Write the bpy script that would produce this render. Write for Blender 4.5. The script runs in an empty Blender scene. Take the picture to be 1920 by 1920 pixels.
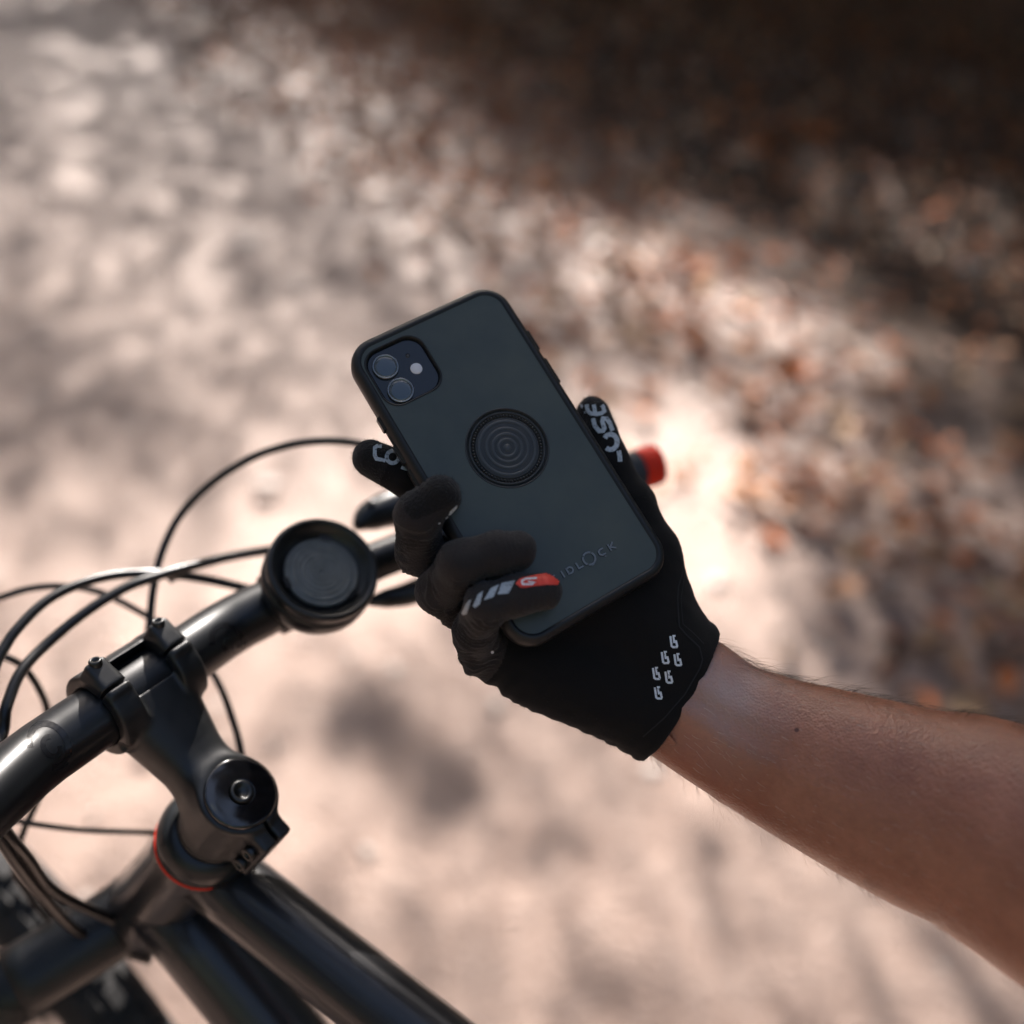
import bpy, bmesh, math, random
import numpy as np
from mathutils import Vector, Matrix, noise
from mathutils.bvhtree import BVHTree

random.seed(7)
rng = np.random.default_rng(7)
scene = bpy.context.scene
COL = scene.collection

# ------------------------------------------------------------------ camera
F = 1867.0                                     # focal length in photo pixels (35 mm lens on a 36 mm sensor, 1920 px wide)
UP = np.array([.149, .81, .571]); UP /= np.linalg.norm(UP)          # world up, in camera axes
fw = np.array([0, 0, -1.]); FW = fw - fw.dot(UP) * UP; FW /= np.linalg.norm(FW)
RT = np.cross(FW, UP)
M3 = np.stack([RT, FW, UP])                    # camera axes -> world axes
CAM = np.array([0., 0., 1.367])
cam = bpy.data.cameras.new('camera'); camo = bpy.data.objects.new('camera', cam); COL.objects.link(camo)
mw = np.eye(4); mw[:3, :3] = M3; mw[:3, 3] = CAM
camo.matrix_world = Matrix(mw.tolist())
cam.lens = 35.0; cam.sensor_width = 36.0; cam.clip_start = 0.02; cam.clip_end = 400
cam.dof.use_dof = True; cam.dof.focus_distance = 0.437; cam.dof.aperture_fstop = 2.5; cam.dof.aperture_blades = 0
scene.camera = camo

# ------------------------------------------------------------------ world, sun, exposure
LC = np.array([-.007, .949, -.326]); LC /= np.linalg.norm(LC)        # towards the sun, camera axes
LW = M3 @ LC; LW /= np.linalg.norm(LW)
ELEV = math.asin(LW[2]); AZ = math.atan2(LW[0], LW[1])
w = bpy.data.worlds.new('World'); scene.world = w; w.use_nodes = True
nt = w.node_tree; bg = nt.nodes['Background']
sky = nt.nodes.new('ShaderNodeTexSky'); sky.sky_type = 'NISHITA'; sky.sun_disc = False
sky.sun_elevation = ELEV; sky.sun_rotation = AZ; sky.air_density = .8; sky.dust_density = 3.0; sky.ozone_density = .6
nt.links.new(sky.outputs[0], bg.inputs[0]); bg.inputs[1].default_value = 0.08
sl = bpy.data.lights.new('sun', 'SUN'); sl.energy = 5.0; sl.angle = math.radians(.53); sl.color = (1, .935, .88)
so = bpy.data.objects.new('sun', sl); COL.objects.link(so)
so.rotation_euler = Vector(LW.tolist()).to_track_quat('Z', 'Y').to_euler(); so.location = (0, 0, 20)
scene.view_settings.view_transform = 'Standard'; scene.view_settings.look = 'None'
scene.view_settings.exposure = 1.97; scene.view_settings.gamma = 1.0
scene.view_settings.use_curve_mapping = False

# ------------------------------------------------------------------ coordinates
def C(px, py, d):                              # photo pixel + depth in mm -> camera axes, mm
    return np.array([(px - 960) / F * d, (960 - py) / F * d, -d])
def world(P):                                  # camera axes mm -> world m
    P = np.atleast_2d(np.asarray(P, float)) / 1000.0
    return P @ M3.T + CAM
def to_px(Pw):
    q = (np.atleast_2d(Pw) - CAM) @ M3
    return np.stack([960 + F * q[:, 0] / -q[:, 2], 960 - F * q[:, 1] / -q[:, 2]], 1), -q[:, 2]
def ground_at(px, py):
    d = M3 @ np.array([(px - 960) / F, (960 - py) / F, -1]); t = CAM[2] / -d[2]
    return CAM + d * t
# bicycle axes (camera axes): rider's right, stem forward, steerer up; origin = bar centre at the stem
BO = np.array([-179.6, -84.7, -479.])
BA = np.array([.475, .57, .67]); BA /= np.linalg.norm(BA)
BS = np.array([-.70, .71, -.10]); BS -= BS.dot(BA) * BA; BS /= np.linalg.norm(BS)
BR = np.cross(BS, BA)
def B(r, s, a):
    return BO + np.multiply.outer(np.asarray(r, float), BR) + np.multiply.outer(np.asarray(s, float), BS) + np.multiply.outer(np.asarray(a, float), BA)
FWD = M3.T @ np.array([0, 0, 0.])              # placeholder, set below
FWD = np.cross(UP, BR); FWD /= np.linalg.norm(FWD)   # bike's horizontal forward, camera axes
# phone axes (camera axes, mm)
PR = np.array([[.84417, -.51200, .15885], [.45672, .84205, .28699], [-.28070, -.16971, .94467]])
PT = np.array([-2.32473694, 23.3621438, -442.535328])
def PH(x, y, z):
    L = np.stack(np.broadcast_arrays(np.asarray(x, float), np.asarray(y, float), np.asarray(z, float)), -1)
    return L @ PR.T + PT

# ------------------------------------------------------------------ materials
def mat(name, col=(.5, .5, .5), rough=.5, metal=0, spec=.5, bump=None, vary=None, coat=0, sheen=0, sss=0, extra=None):
    m = bpy.data.materials.new(name); m.use_nodes = True
    n = m.node_tree.nodes; l = m.node_tree.links; b = n['Principled BSDF']
    b.inputs['Base Color'].default_value = (*col, 1); b.inputs['Roughness'].default_value = rough
    b.inputs['Metallic'].default_value = metal; b.inputs['Specular IOR Level'].default_value = spec
    b.inputs['Coat Weight'].default_value = coat; b.inputs['Coat Roughness'].default_value = .08
    if sheen: b.inputs['Sheen Weight'].default_value = sheen; b.inputs['Sheen Roughness'].default_value = .5
    if sss:
        b.inputs['Subsurface Weight'].default_value = sss; b.inputs['Subsurface Radius'].default_value = (.008, .003, .0015); b.inputs['Subsurface Scale'].default_value = 1.0
    tc = n.new('ShaderNodeTexCoord')
    if vary:                                    # (scale, colour2, lo, hi, rough2)
        t = n.new('ShaderNodeTexNoise'); t.inputs['Scale'].default_value = vary[0]; t.inputs['Detail'].default_value = 6; t.inputs['Roughness'].default_value = .6
        l.new(tc.outputs['Object'], t.inputs['Vector'])
        r = n.new('ShaderNodeMapRange'); r.inputs[1].default_value = vary[2]; r.inputs[2].default_value = vary[3]
        l.new(t.outputs['Fac'], r.inputs[0])
        mx = n.new('ShaderNodeMix'); mx.data_type = 'RGBA'
        mx.inputs[6].default_value = (*col, 1); mx.inputs[7].default_value = (*vary[1], 1)
        l.new(r.outputs[0], mx.inputs[0]); l.new(mx.outputs[2], b.inputs['Base Color'])
        if len(vary) > 4:
            r2 = n.new('ShaderNodeMapRange'); r2.inputs[1].default_value = vary[2]; r2.inputs[2].default_value = vary[3]
            r2.inputs[3].default_value = rough; r2.inputs[4].default_value = vary[4]
            l.new(t.outputs['Fac'], r2.inputs[0]); l.new(r2.outputs[0], b.inputs['Roughness'])
    if bump:                                    # (scale, strength, distance)
        t = n.new('ShaderNodeTexNoise'); t.inputs['Scale'].default_value = bump[0]; t.inputs['Detail'].default_value = 5
        l.new(tc.outputs['Object'], t.inputs['Vector'])
        bp = n.new('ShaderNodeBump'); bp.inputs['Strength'].default_value = bump[1]; bp.inputs['Distance'].default_value = bump[2]
        l.new(t.outputs['Fac'], bp.inputs['Height']); l.new(bp.outputs[0], b.inputs['Normal'])
    if extra: extra(m, n, l, b, tc)
    return m

M = {}
M['rubber'] = mat('case_rubber', (.050, .060, .051), .30, spec=.45, vary=(24, (.068, .080, .068), .38, .66, .52), bump=(2600, .12, .0002))
M['rubber_dark'] = mat('case_edge_rubber', (.012, .013, .014), .4, spec=.4, bump=(1800, .1, .0002))
M['glass_black'] = mat('camera_glass', (.012, .013, .015), .12, spec=.5, coat=.4)
M['lens'] = mat('lens_glass', (.020, .032, .036), .12, spec=.9, coat=1)
M['lens_ring'] = mat('lens_ring', (.22, .23, .24), .22, metal=1)
M['flash'] = mat('flash_diffuser', (.78, .74, .72), .35, bump=(900, .5, .0005))
M['disc'] = mat('disc_plastic', (.020, .022, .023), .45, spec=.5, vary=(120, (.030, .032, .034), .45, .6, .6), bump=(1500, .2, .0003))
M['disc_ring'] = mat('disc_ring_plastic', (.045, .052, .057), .5)
M['mount_pad'] = mat('mount_rubber_pad', (.14, .15, .15), .55, spec=.4, vary=(200, (.17, .18, .18), .4, .6), bump=(900, .1, .0002))
M['embossed'] = mat('embossed_rubber', (.14, .155, .16), .3, spec=.7)  # paler than the case, standing in for highlights on the letter edges
M['black_alloy'] = mat('black_anodised_alloy', (.008, .0085, .009), .36, spec=.5, bump=(1400, .15, .0002), vary=(60, (.012, .0125, .013), .4, .6, .44))
M['bar_black'] = mat('bar_black', (.007, .0075, .0085), .30, spec=.55, bump=(1800, .08, .0002))
M['bar_print'] = mat('bar_gloss_print', (.008, .008, .009), .2, spec=.5)
M['gloss_black'] = mat('gloss_black', (.006, .006, .007), .07, spec=.6, coat=.6)
M['bright_alloy'] = mat('bright_alloy', (.62, .61, .60), .25, metal=1)
M['steel'] = mat('steel_bolt', (.06, .06, .06), .35, metal=1)
M['black_plastic'] = mat('black_plastic', (.011, .012, .013), .3, spec=.5, bump=(900, .08, .0002))
M['housing'] = mat('cable_housing', (.006, .006, .0065), .3, spec=.5)
M['grip'] = mat('grip_rubber', (.03, .032, .036), .7, bump=(300, .6, .001))
M['red'] = mat('red_anodised', (.72, .035, .012), .6, spec=.2)
M['frame_paint'] = mat('frame_paint', (.014, .014, .016), .32, coat=.3, bump=(700, .05, .0002))
M['tyre'] = mat('tyre_rubber', (.018, .017, .017), .8)
M['tick'] = mat('white_print', (.45, .45, .45), .5)
M['skin_print_grey'] = mat('reflective_print', (.42, .46, .49), .55, vary=(1000, (.08, .085, .09), .54, .66))
M['print_white'] = mat('white_silicone_print', (.70, .72, .74), .5, vary=(1200, (.12, .12, .125), .57, .68))
M['print_red'] = mat('red_label', (.72, .05, .028), .6, bump=(1500, .2, .0002))

def cell_bump(scale, strength):
    def f(m, n, l, b, tc):
        v = n.new('ShaderNodeTexVoronoi'); v.inputs['Scale'].default_value = scale
        l.new(tc.outputs['Object'], v.inputs['Vector'])
        t = n.new('ShaderNodeTexNoise'); t.inputs['Scale'].default_value = 160; t.inputs['Detail'].default_value = 6
        l.new(tc.outputs['Object'], t.inputs['Vector'])
        bp = n.new('ShaderNodeBump'); bp.inputs['Strength'].default_value = strength; bp.inputs['Distance'].default_value = .0004; bp.invert = True
        bp2 = n.new('ShaderNodeBump'); bp2.inputs['Strength'].default_value = .35; bp2.inputs['Distance'].default_value = .001
        l.new(t.outputs['Fac'], bp2.inputs['Height'])
        l.new(v.outputs['Distance'], bp.inputs['Height']); l.new(bp2.outputs[0], bp.inputs['Normal']); l.new(bp.outputs[0], b.inputs['Normal'])
    return f
M['glove'] = mat('glove_knit', (.0165, .0125, .0115), .8, spec=.4, sheen=.10, extra=cell_bump(1500, .8))
M['glove_palm'] = mat('glove_suede', (.0105, .0095, .009), .95, spec=.15, sheen=.07, bump=(1500, .5, .0004))
M['glove_tip'] = mat('glove_terry', (.012, .0105, .010), .95, spec=.2, sheen=.15, bump=(1100, 1, .0012))
M['seam'] = mat('glove_seam', (.007, .007, .007), .8, bump=(2500, .6, .0004))

def skin_extra(m, n, l, b, tc):
    t1 = n.new('ShaderNodeTexNoise'); t1.inputs['Scale'].default_value = 26; t1.inputs['Detail'].default_value = 6; t1.inputs['Roughness'].default_value = .65
    t2 = n.new('ShaderNodeTexNoise'); t2.inputs['Scale'].default_value = 420; t2.inputs['Detail'].default_value = 3
    v = n.new('ShaderNodeTexVoronoi'); v.inputs['Scale'].default_value = 900
    for t in (t1, t2, v): l.new(tc.outputs['Object'], t.inputs['Vector'])
    cr = n.new('ShaderNodeValToRGB'); e = cr.color_ramp.elements
    e[0].position = .32; e[0].color = (.26, .092, .048, 1); e[1].position = .68; e[1].color = (.42, .175, .100, 1)
    l.new(t1.outputs['Fac'], cr.inputs[0])
    mx = n.new('ShaderNodeMix'); mx.data_type = 'RGBA'; mx.blend_type = 'MULTIPLY'
    r = n.new('ShaderNodeMapRange'); r.inputs[1].default_value = .35; r.inputs[2].default_value = .65; r.inputs[3].default_value = .94; r.inputs[4].default_value = 1.04
    l.new(t2.outputs['Fac'], r.inputs[0]); mx.inputs[0].default_value = 1
    l.new(cr.outputs[0], mx.inputs[6]); l.new(r.outputs[0], mx.inputs[7]); l.new(mx.outputs[2], b.inputs['Base Color'])
    def light_patch(prev, centre, rad, col, amt):
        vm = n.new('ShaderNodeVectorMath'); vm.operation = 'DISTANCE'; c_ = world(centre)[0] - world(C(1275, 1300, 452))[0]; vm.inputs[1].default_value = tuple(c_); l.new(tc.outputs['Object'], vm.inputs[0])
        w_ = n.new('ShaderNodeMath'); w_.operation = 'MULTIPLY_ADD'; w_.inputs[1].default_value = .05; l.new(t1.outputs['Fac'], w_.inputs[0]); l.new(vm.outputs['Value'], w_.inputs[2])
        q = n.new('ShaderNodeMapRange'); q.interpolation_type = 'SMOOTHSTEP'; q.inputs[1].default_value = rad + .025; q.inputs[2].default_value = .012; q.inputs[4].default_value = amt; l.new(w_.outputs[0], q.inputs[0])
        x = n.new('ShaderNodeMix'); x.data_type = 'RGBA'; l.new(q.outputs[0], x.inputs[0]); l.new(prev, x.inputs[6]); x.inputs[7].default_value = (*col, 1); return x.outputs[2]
    o_ = light_patch(mx.outputs[2], C(1365, 1305, 428), .040, (.54, .40, .35), .9)  # pale sheen on the wrist, painted into the skin colour
    o_ = light_patch(o_, C(1290, 1405, 436), .028, (.36, .085, .045), .55); o_ = light_patch(o_, C(1400, 1490, 432), .035, (.34, .095, .045), .45)  # warm bounce light along the lower edge, painted into the skin colour
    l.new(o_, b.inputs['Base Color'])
    bp = n.new('ShaderNodeBump'); bp.inputs['Strength'].default_value = .6; bp.inputs['Distance'].default_value = .0005
    ad = n.new('ShaderNodeMath'); ad.operation = 'ADD'; l.new(v.outputs['Distance'], ad.inputs[0]); l.new(t2.outputs['Fac'], ad.inputs[1])
    l.new(ad.outputs[0], bp.inputs['Height']); l.new(bp.outputs[0], b.inputs['Normal'])
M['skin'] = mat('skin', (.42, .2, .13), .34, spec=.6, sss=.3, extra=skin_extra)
M['mole'] = mat('mole', (.13, .05, .035), .5)
M['hair'] = mat('arm_hair', (.11, .07, .045), .4)
M['hair_fair'] = mat('fair_arm_hair', (.62, .46, .36), .4)

def ground_extra(m, n, l, b, tc):
    def nz(s, d=6, r=.6):
        t = n.new('ShaderNodeTexNoise'); t.inputs['Scale'].default_value = s; t.inputs['Detail'].default_value = d; t.inputs['Roughness'].default_value = r
        l.new(tc.outputs['Object'], t.inputs['Vector']); return t
    a = nz(2.2); c = nz(14); d = nz(70)
    cr = n.new('ShaderNodeValToRGB'); e = cr.color_ramp.elements
    e[0].position = .30; e[0].color = (.29, .186, .142, 1); e[1].position = .70; e[1].color = (.43, .308, .25, 1)
    s1 = n.new('ShaderNodeMath'); s1.operation = 'MULTIPLY_ADD'; s1.inputs[1].default_value = .45
    l.new(a.outputs['Fac'], s1.inputs[0])
    s2 = n.new('ShaderNodeMath'); s2.operation = 'MULTIPLY'; s2.inputs[1].default_value = .55; l.new(c.outputs['Fac'], s2.inputs[0])
    l.new(s2.outputs[0], s1.inputs[2]); l.new(s1.outputs[0], cr.inputs[0])
    # past the path edge: dark leaf mould, its colour also deepening the shade
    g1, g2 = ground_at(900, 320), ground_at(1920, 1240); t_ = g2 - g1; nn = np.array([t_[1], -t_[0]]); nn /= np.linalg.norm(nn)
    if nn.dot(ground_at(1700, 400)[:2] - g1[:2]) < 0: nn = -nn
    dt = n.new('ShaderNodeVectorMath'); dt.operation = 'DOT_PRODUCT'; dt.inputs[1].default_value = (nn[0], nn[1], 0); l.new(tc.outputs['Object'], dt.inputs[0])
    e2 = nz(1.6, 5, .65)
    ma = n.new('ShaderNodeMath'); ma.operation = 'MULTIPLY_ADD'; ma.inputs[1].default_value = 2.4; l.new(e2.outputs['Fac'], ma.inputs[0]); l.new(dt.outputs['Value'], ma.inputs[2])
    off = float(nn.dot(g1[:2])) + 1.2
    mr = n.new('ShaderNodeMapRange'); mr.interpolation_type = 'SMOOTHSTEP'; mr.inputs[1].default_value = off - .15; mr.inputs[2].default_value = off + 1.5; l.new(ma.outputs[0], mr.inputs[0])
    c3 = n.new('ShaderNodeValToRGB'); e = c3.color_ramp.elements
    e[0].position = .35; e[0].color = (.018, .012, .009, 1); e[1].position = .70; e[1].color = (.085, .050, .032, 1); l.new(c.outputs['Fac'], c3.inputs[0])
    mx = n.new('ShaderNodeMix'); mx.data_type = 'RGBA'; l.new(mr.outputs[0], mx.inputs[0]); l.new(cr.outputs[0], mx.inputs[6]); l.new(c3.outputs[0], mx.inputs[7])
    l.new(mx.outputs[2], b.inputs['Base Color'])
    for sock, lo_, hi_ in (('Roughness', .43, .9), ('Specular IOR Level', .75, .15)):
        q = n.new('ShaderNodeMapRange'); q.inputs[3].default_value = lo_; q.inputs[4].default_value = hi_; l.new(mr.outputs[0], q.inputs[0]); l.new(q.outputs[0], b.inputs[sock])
    bp = n.new('ShaderNodeBump'); bp.inputs['Strength'].default_value = .8; bp.inputs['Distance'].default_value = .02
    ad = n.new('ShaderNodeMath'); ad.operation = 'ADD'; l.new(c.outputs['Fac'], ad.inputs[0]); l.new(d.outputs['Fac'], ad.inputs[1])
    l.new(ad.outputs[0], bp.inputs['Height']); l.new(bp.outputs[0], b.inputs['Normal'])
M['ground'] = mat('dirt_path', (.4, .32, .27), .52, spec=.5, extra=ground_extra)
M['stone'] = mat('pebble', (.36, .30, .26), .55, vary=(8, (.5, .43, .38), .4, .6))
for i, c in enumerate([(.36, .105, .025), (.20, .07, .025), (.40, .18, .075), (.10, .05, .028), (.40, .25, .14), (.56, .14, .018)]):
    M['leaf%d' % i] = mat('dry_leaf_%s' % 'abcdef'[i], c, .6, spec=.3)
M['bark'] = mat('bark', (.10, .075, .055), .9, bump=(14, 1, .03), vary=(9, (.05, .04, .03), .4, .6))
M['green0'] = mat('green_leaf', (.05, .085, .025), .5); M['green1'] = mat('autumn_green_leaf', (.10, .085, .025), .5)

# ------------------------------------------------------------------ mesh helpers
def thing(name, label, cat, loc=(0, 0, 0), group=None):
    o = bpy.data.objects.new(name, None); COL.objects.link(o); o.location = loc; o.empty_display_size = .05
    o['label'] = label; o['category'] = cat
    if group: o['group'] = group
    return o
def root_loc(p):
    v = Vector((0, 0, 0))
    while p is not None: v = v + p.location; p = p.parent
    return v
def link_mesh(name, verts, faces, m, parent=None, smooth=True, label=None, kind=None, mats=None, midx=None):
    """verts in world metres"""
    verts = np.asarray(verts, float)
    if parent is not None:
        verts = verts - np.array(root_loc(parent))
    me = bpy.data.meshes.new(name)
    me.from_pydata(verts.tolist(), [], [list(map(int, f)) for f in faces])
    for mm in (mats or [m]): me.materials.append(mm)
    if midx is not None: me.polygons.foreach_set('material_index', np.asarray(midx, dtype=np.int32))
    if smooth: me.polygons.foreach_set('use_smooth', [True] * len(me.polygons))
    me.update()
    o = bpy.data.objects.new(name, me); COL.objects.link(o)
    if parent is not None: o.parent = parent
    if label: o['label'] = label
    if kind: o['kind'] = kind
    return o
class MB:
    def __init__(s): s.v = []; s.f = []; s.n = 0; s.mi = []
    def add(s, v, f, mi=0):
        v = np.asarray(v, float); s.v.append(v)
        for q in f: s.f.append([i + s.n for i in q]); s.mi.append(mi)
        s.n += len(v); return s
    def build(s, name, m, parent=None, smooth=True, mats=None, **k):
        return link_mesh(name, np.concatenate(s.v), s.f, m, parent, smooth, mats=mats, midx=s.mi if mats else None, **k)
def loft(rings, cap0=True, cap1=True, closed=True):
    n = len(rings[0]); v = np.concatenate(rings); f = []
    for i in range(len(rings) - 1):
        for j in range(n if closed else n - 1):
            k = (j + 1) % n
            f.append([i * n + j, i * n + k, (i + 1) * n + k, (i + 1) * n + j])
    if cap0: f.append(list(range(n))[::-1])
    if cap1: f.append([(len(rings) - 1) * n + j for j in range(n)])
    return v, f
def catmull(P, n):
    P = np.asarray(P, float); Q = np.concatenate([[2 * P[0] - P[1]], P, [2 * P[-1] - P[-2]]])
    out = []
    m = len(P) - 1
    for u in np.linspace(0, m, n):
        i = min(int(u), m - 1); t = u - i; a, b, c, d = Q[i:i + 4]
        out.append(.5 * (2 * b + (c - a) * t + (2 * a - 5 * b + 4 * c - d) * t * t + (3 * b - a - 3 * c + d) * t ** 3))
    return np.array(out)
def tube(P, r, n=12, caps=True):
    P = np.asarray(P, float); r = np.broadcast_to(np.asarray(r, float), (len(P),))
    T = np.gradient(P, axis=0); T /= np.linalg.norm(T, axis=1)[:, None]
    u = np.cross(T[0], [.3, .5, .81]); u /= np.linalg.norm(u); rings = []
    a = np.linspace(0, 2 * np.pi, n, endpoint=False)
    for p, t, rr in zip(P, T, r):
        u = u - u.dot(t) * t; u /= np.linalg.norm(u); v = np.cross(t, u)
        rings.append(p + rr * (np.outer(np.cos(a), u) + np.outer(np.sin(a), v)))
    return loft(rings, caps, caps)
def lathe(prof, o, ax, n=64, ref=None):
    """profile [(radius, height)] round axis ax at o, camera axes mm"""
    ax = ax / np.linalg.norm(ax); u = np.cross(ax, ref if ref is not None else [.2, .9, .1]); u /= np.linalg.norm(u); v = np.cross(ax, u)
    a = np.linspace(0, 2 * np.pi, n, endpoint=False)
    rings = [o + ax * h + max(r, 1e-4) * (np.outer(np.cos(a), u) + np.outer(np.sin(a), v)) for r, h in prof]
    return loft(rings, True, True)
def box(c, X, Y, Z, hx, hy, hz):
    v = [c + sx * hx * X + sy * hy * Y + sz * hz * Z for sx in (-1, 1) for sy in (-1, 1) for sz in (-1, 1)]
    return np.array(v), [[0, 1, 3, 2], [4, 6, 7, 5], [0, 4, 5, 1], [2, 3, 7, 6], [0, 2, 6, 4], [1, 5, 7, 3]]
def W1(vf): return world(vf[0]), vf[1]
def part_cam(name, vf, m, parent, **k): return link_mesh(name, world(vf[0]), vf[1], m, parent, **k)

# signed-distance modelling: field on a grid, meshed by surface nets
class Field:
    def __init__(s, lo, hi, h):
        s.h = h; s.lo = np.asarray(lo, float); s.n = np.ceil((np.asarray(hi) - s.lo) / h).astype(int) + 1
        s.ax = [s.lo[i] + h * np.arange(s.n[i]) for i in range(3)]
        s.V = np.full(s.n, 50., dtype=np.float32)
    def sub(s, lo, hi):
        a = np.clip(np.floor((np.asarray(lo) - s.lo) / s.h).astype(int), 0, s.n); b = np.clip(np.ceil((np.asarray(hi) - s.lo) / s.h).astype(int) + 1, 0, s.n)
        sl = tuple(slice(a[i], b[i]) for i in range(3))
        g = np.meshgrid(*[s.ax[i][sl[i]].astype(np.float32) for i in range(3)], indexing='ij', sparse=True)
        return sl, g
def rcone(g, a, b, ra, rb):
    ba = b - a; L2 = ba.dot(ba) + 1e-9
    t = np.clip(((g[0] - a[0]) * ba[0] + (g[1] - a[1]) * ba[1] + (g[2] - a[2]) * ba[2]) / L2, 0, 1)
    return np.sqrt((g[0] - a[0] - t * ba[0]) ** 2 + (g[1] - a[1] - t * ba[1]) ** 2 + (g[2] - a[2] - t * ba[2]) ** 2) - (ra + (rb - ra) * t)
def smin(a, b, k):
    h = np.maximum(k - np.abs(a - b), 0) / k
    return np.minimum(a, b) - h * h * k * .25
def add_cone(fd, V, a, b, ra, rb, k):
    a = np.asarray(a, float); b = np.asarray(b, float); m = max(ra, rb) + k + 3
    sl, g = fd.sub(np.minimum(a, b) - m, np.maximum(a, b) + m)
    V[sl] = smin(V[sl], rcone(g, a, b, ra, rb), k)
def surface_nets(V, lo, h, relax=2):
    ins = V < 0
    n = np.array(V.shape); cs = tuple(n - 1)
    code = np.zeros(cs, dtype=np.int8); off = [(i, j, k) for i in (0, 1) for j in (0, 1) for k in (0, 1)]
    for o in off: code += ins[o[0]:o[0] + cs[0], o[1]:o[1] + cs[1], o[2]:o[2] + cs[2]]
    act = np.argwhere((code > 0) & (code < 8)); idx = np.full(cs, -1, dtype=np.int64); idx[tuple(act.T)] = np.arange(len(act))
    pos = np.zeros((len(act), 3)); cnt = np.zeros(len(act))
    for o in off:
        for ax in range(3):
            if o[ax]: continue
            p = list(o); p[ax] = 1
            A = V[tuple((act + o).T)]; Bv = V[tuple((act + p).T)]; c = (A < 0) != (Bv < 0)
            t = np.where(c, A / np.where(c, A - Bv, 1), 0); q = np.tile(np.array(o, float), (len(act), 1)); q[:, ax] = t
            pos[c] += q[c]; cnt[c] += 1
    pos = act + pos / cnt[:, None]
    quads = []
    for ax in range(3):
        b1, b2 = (ax + 1) % 3, (ax + 2) % 3
        s0 = [slice(1, -1)] * 3; s0[ax] = slice(0, -1); s1 = [slice(1, -1)] * 3; s1[ax] = slice(1, None)
        A = ins[tuple(s0)]; Bv = ins[tuple(s1)]
        for flip, mask in ((0, A & ~Bv), (1, ~A & Bv)):
            e = np.argwhere(mask); base = np.array([1, 1, 1]); base[ax] = 0; e = e + base
            def cell(d1, d2):
                q = e.copy(); q[:, b1] -= d1; q[:, b2] -= d2; return idx[tuple(q.T)]
            q = np.stack([cell(1, 1), cell(0, 1), cell(0, 0), cell(1, 0)], 1)
            quads.append(q[:, ::-1] if flip else q)
    Q = np.concatenate(quads)
    for _ in range(relax):
        acc = np.zeros_like(pos); c = np.zeros(len(pos))
        for i in range(4):
            j = (i + 1) % 4
            np.add.at(acc, Q[:, i], pos[Q[:, j]]); np.add.at(acc, Q[:, j], pos[Q[:, i]]); np.add.at(c, Q[:, i], 1); np.add.at(c, Q[:, j], 1)
        pos = .5 * pos + .5 * acc / c[:, None]
    return pos * h + lo, Q
def vnormals(v, Q):
    n = np.cross(v[Q[:, 2]] - v[Q[:, 0]], v[Q[:, 3]] - v[Q[:, 1]]); N = np.zeros_like(v)
    for i in range(4): np.add.at(N, Q[:, i], n)
    return N / (np.linalg.norm(N, axis=1)[:, None] + 1e-12)

# 2D outlines
def stroke(pts, wd):
    p = np.asarray(pts, float); L = []; Rr = []
    for i in range(len(p)):
        a = p[i] - p[i - 1] if i else p[1] - p[0]; b = p[i + 1] - p[i] if i < len(p) - 1 else a
        a = a / np.linalg.norm(a); b = b / np.linalg.norm(b); t = a + b; t /= np.linalg.norm(t) + 1e-9
        nn = np.array([-t[1], t[0]]); k = min(1 / max(.5, nn.dot([-a[1], a[0]])), 1.6) * wd / 2
        L.append(p[i] + nn * k); Rr.append(p[i] - nn * k)
    return [np.array([L[i], L[i + 1], Rr[i + 1], Rr[i]]) for i in range(len(p) - 1)]
def arc(c, rx, ry, a0, a1, n=14):
    a = np.radians(np.linspace(a0, a1, n)); return np.stack([c[0] + rx * np.cos(a), c[1] + ry * np.sin(a)], 1)
def tri_grid(polys, step):
    bm = bmesh.new()
    for poly in polys:
        try: bm.faces.new([bm.verts.new((float(x), float(y), 0)) for x, y in poly])
        except ValueError: pass
    xs = [v.co.x for v in bm.verts]; ys = [v.co.y for v in bm.verts]
    for ax, lo, hi in ((0, min(xs), max(xs)), (1, min(ys), max(ys))):
        k = lo + step
        while k < hi:
            no = (1, 0, 0) if ax == 0 else (0, 1, 0); co = (k, 0, 0) if ax == 0 else (0, k, 0)
            bmesh.ops.bisect_plane(bm, geom=bm.verts[:] + bm.edges[:] + bm.faces[:], plane_co=co, plane_no=no, dist=1e-5); k += step
    bmesh.ops.triangulate(bm, faces=bm.faces[:])
    v = np.array([v.co[:2] for v in bm.verts]); bm.verts.index_update(); f = [[x.index for x in fc.verts] for fc in bm.faces]; bm.free()
    return v, f
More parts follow.
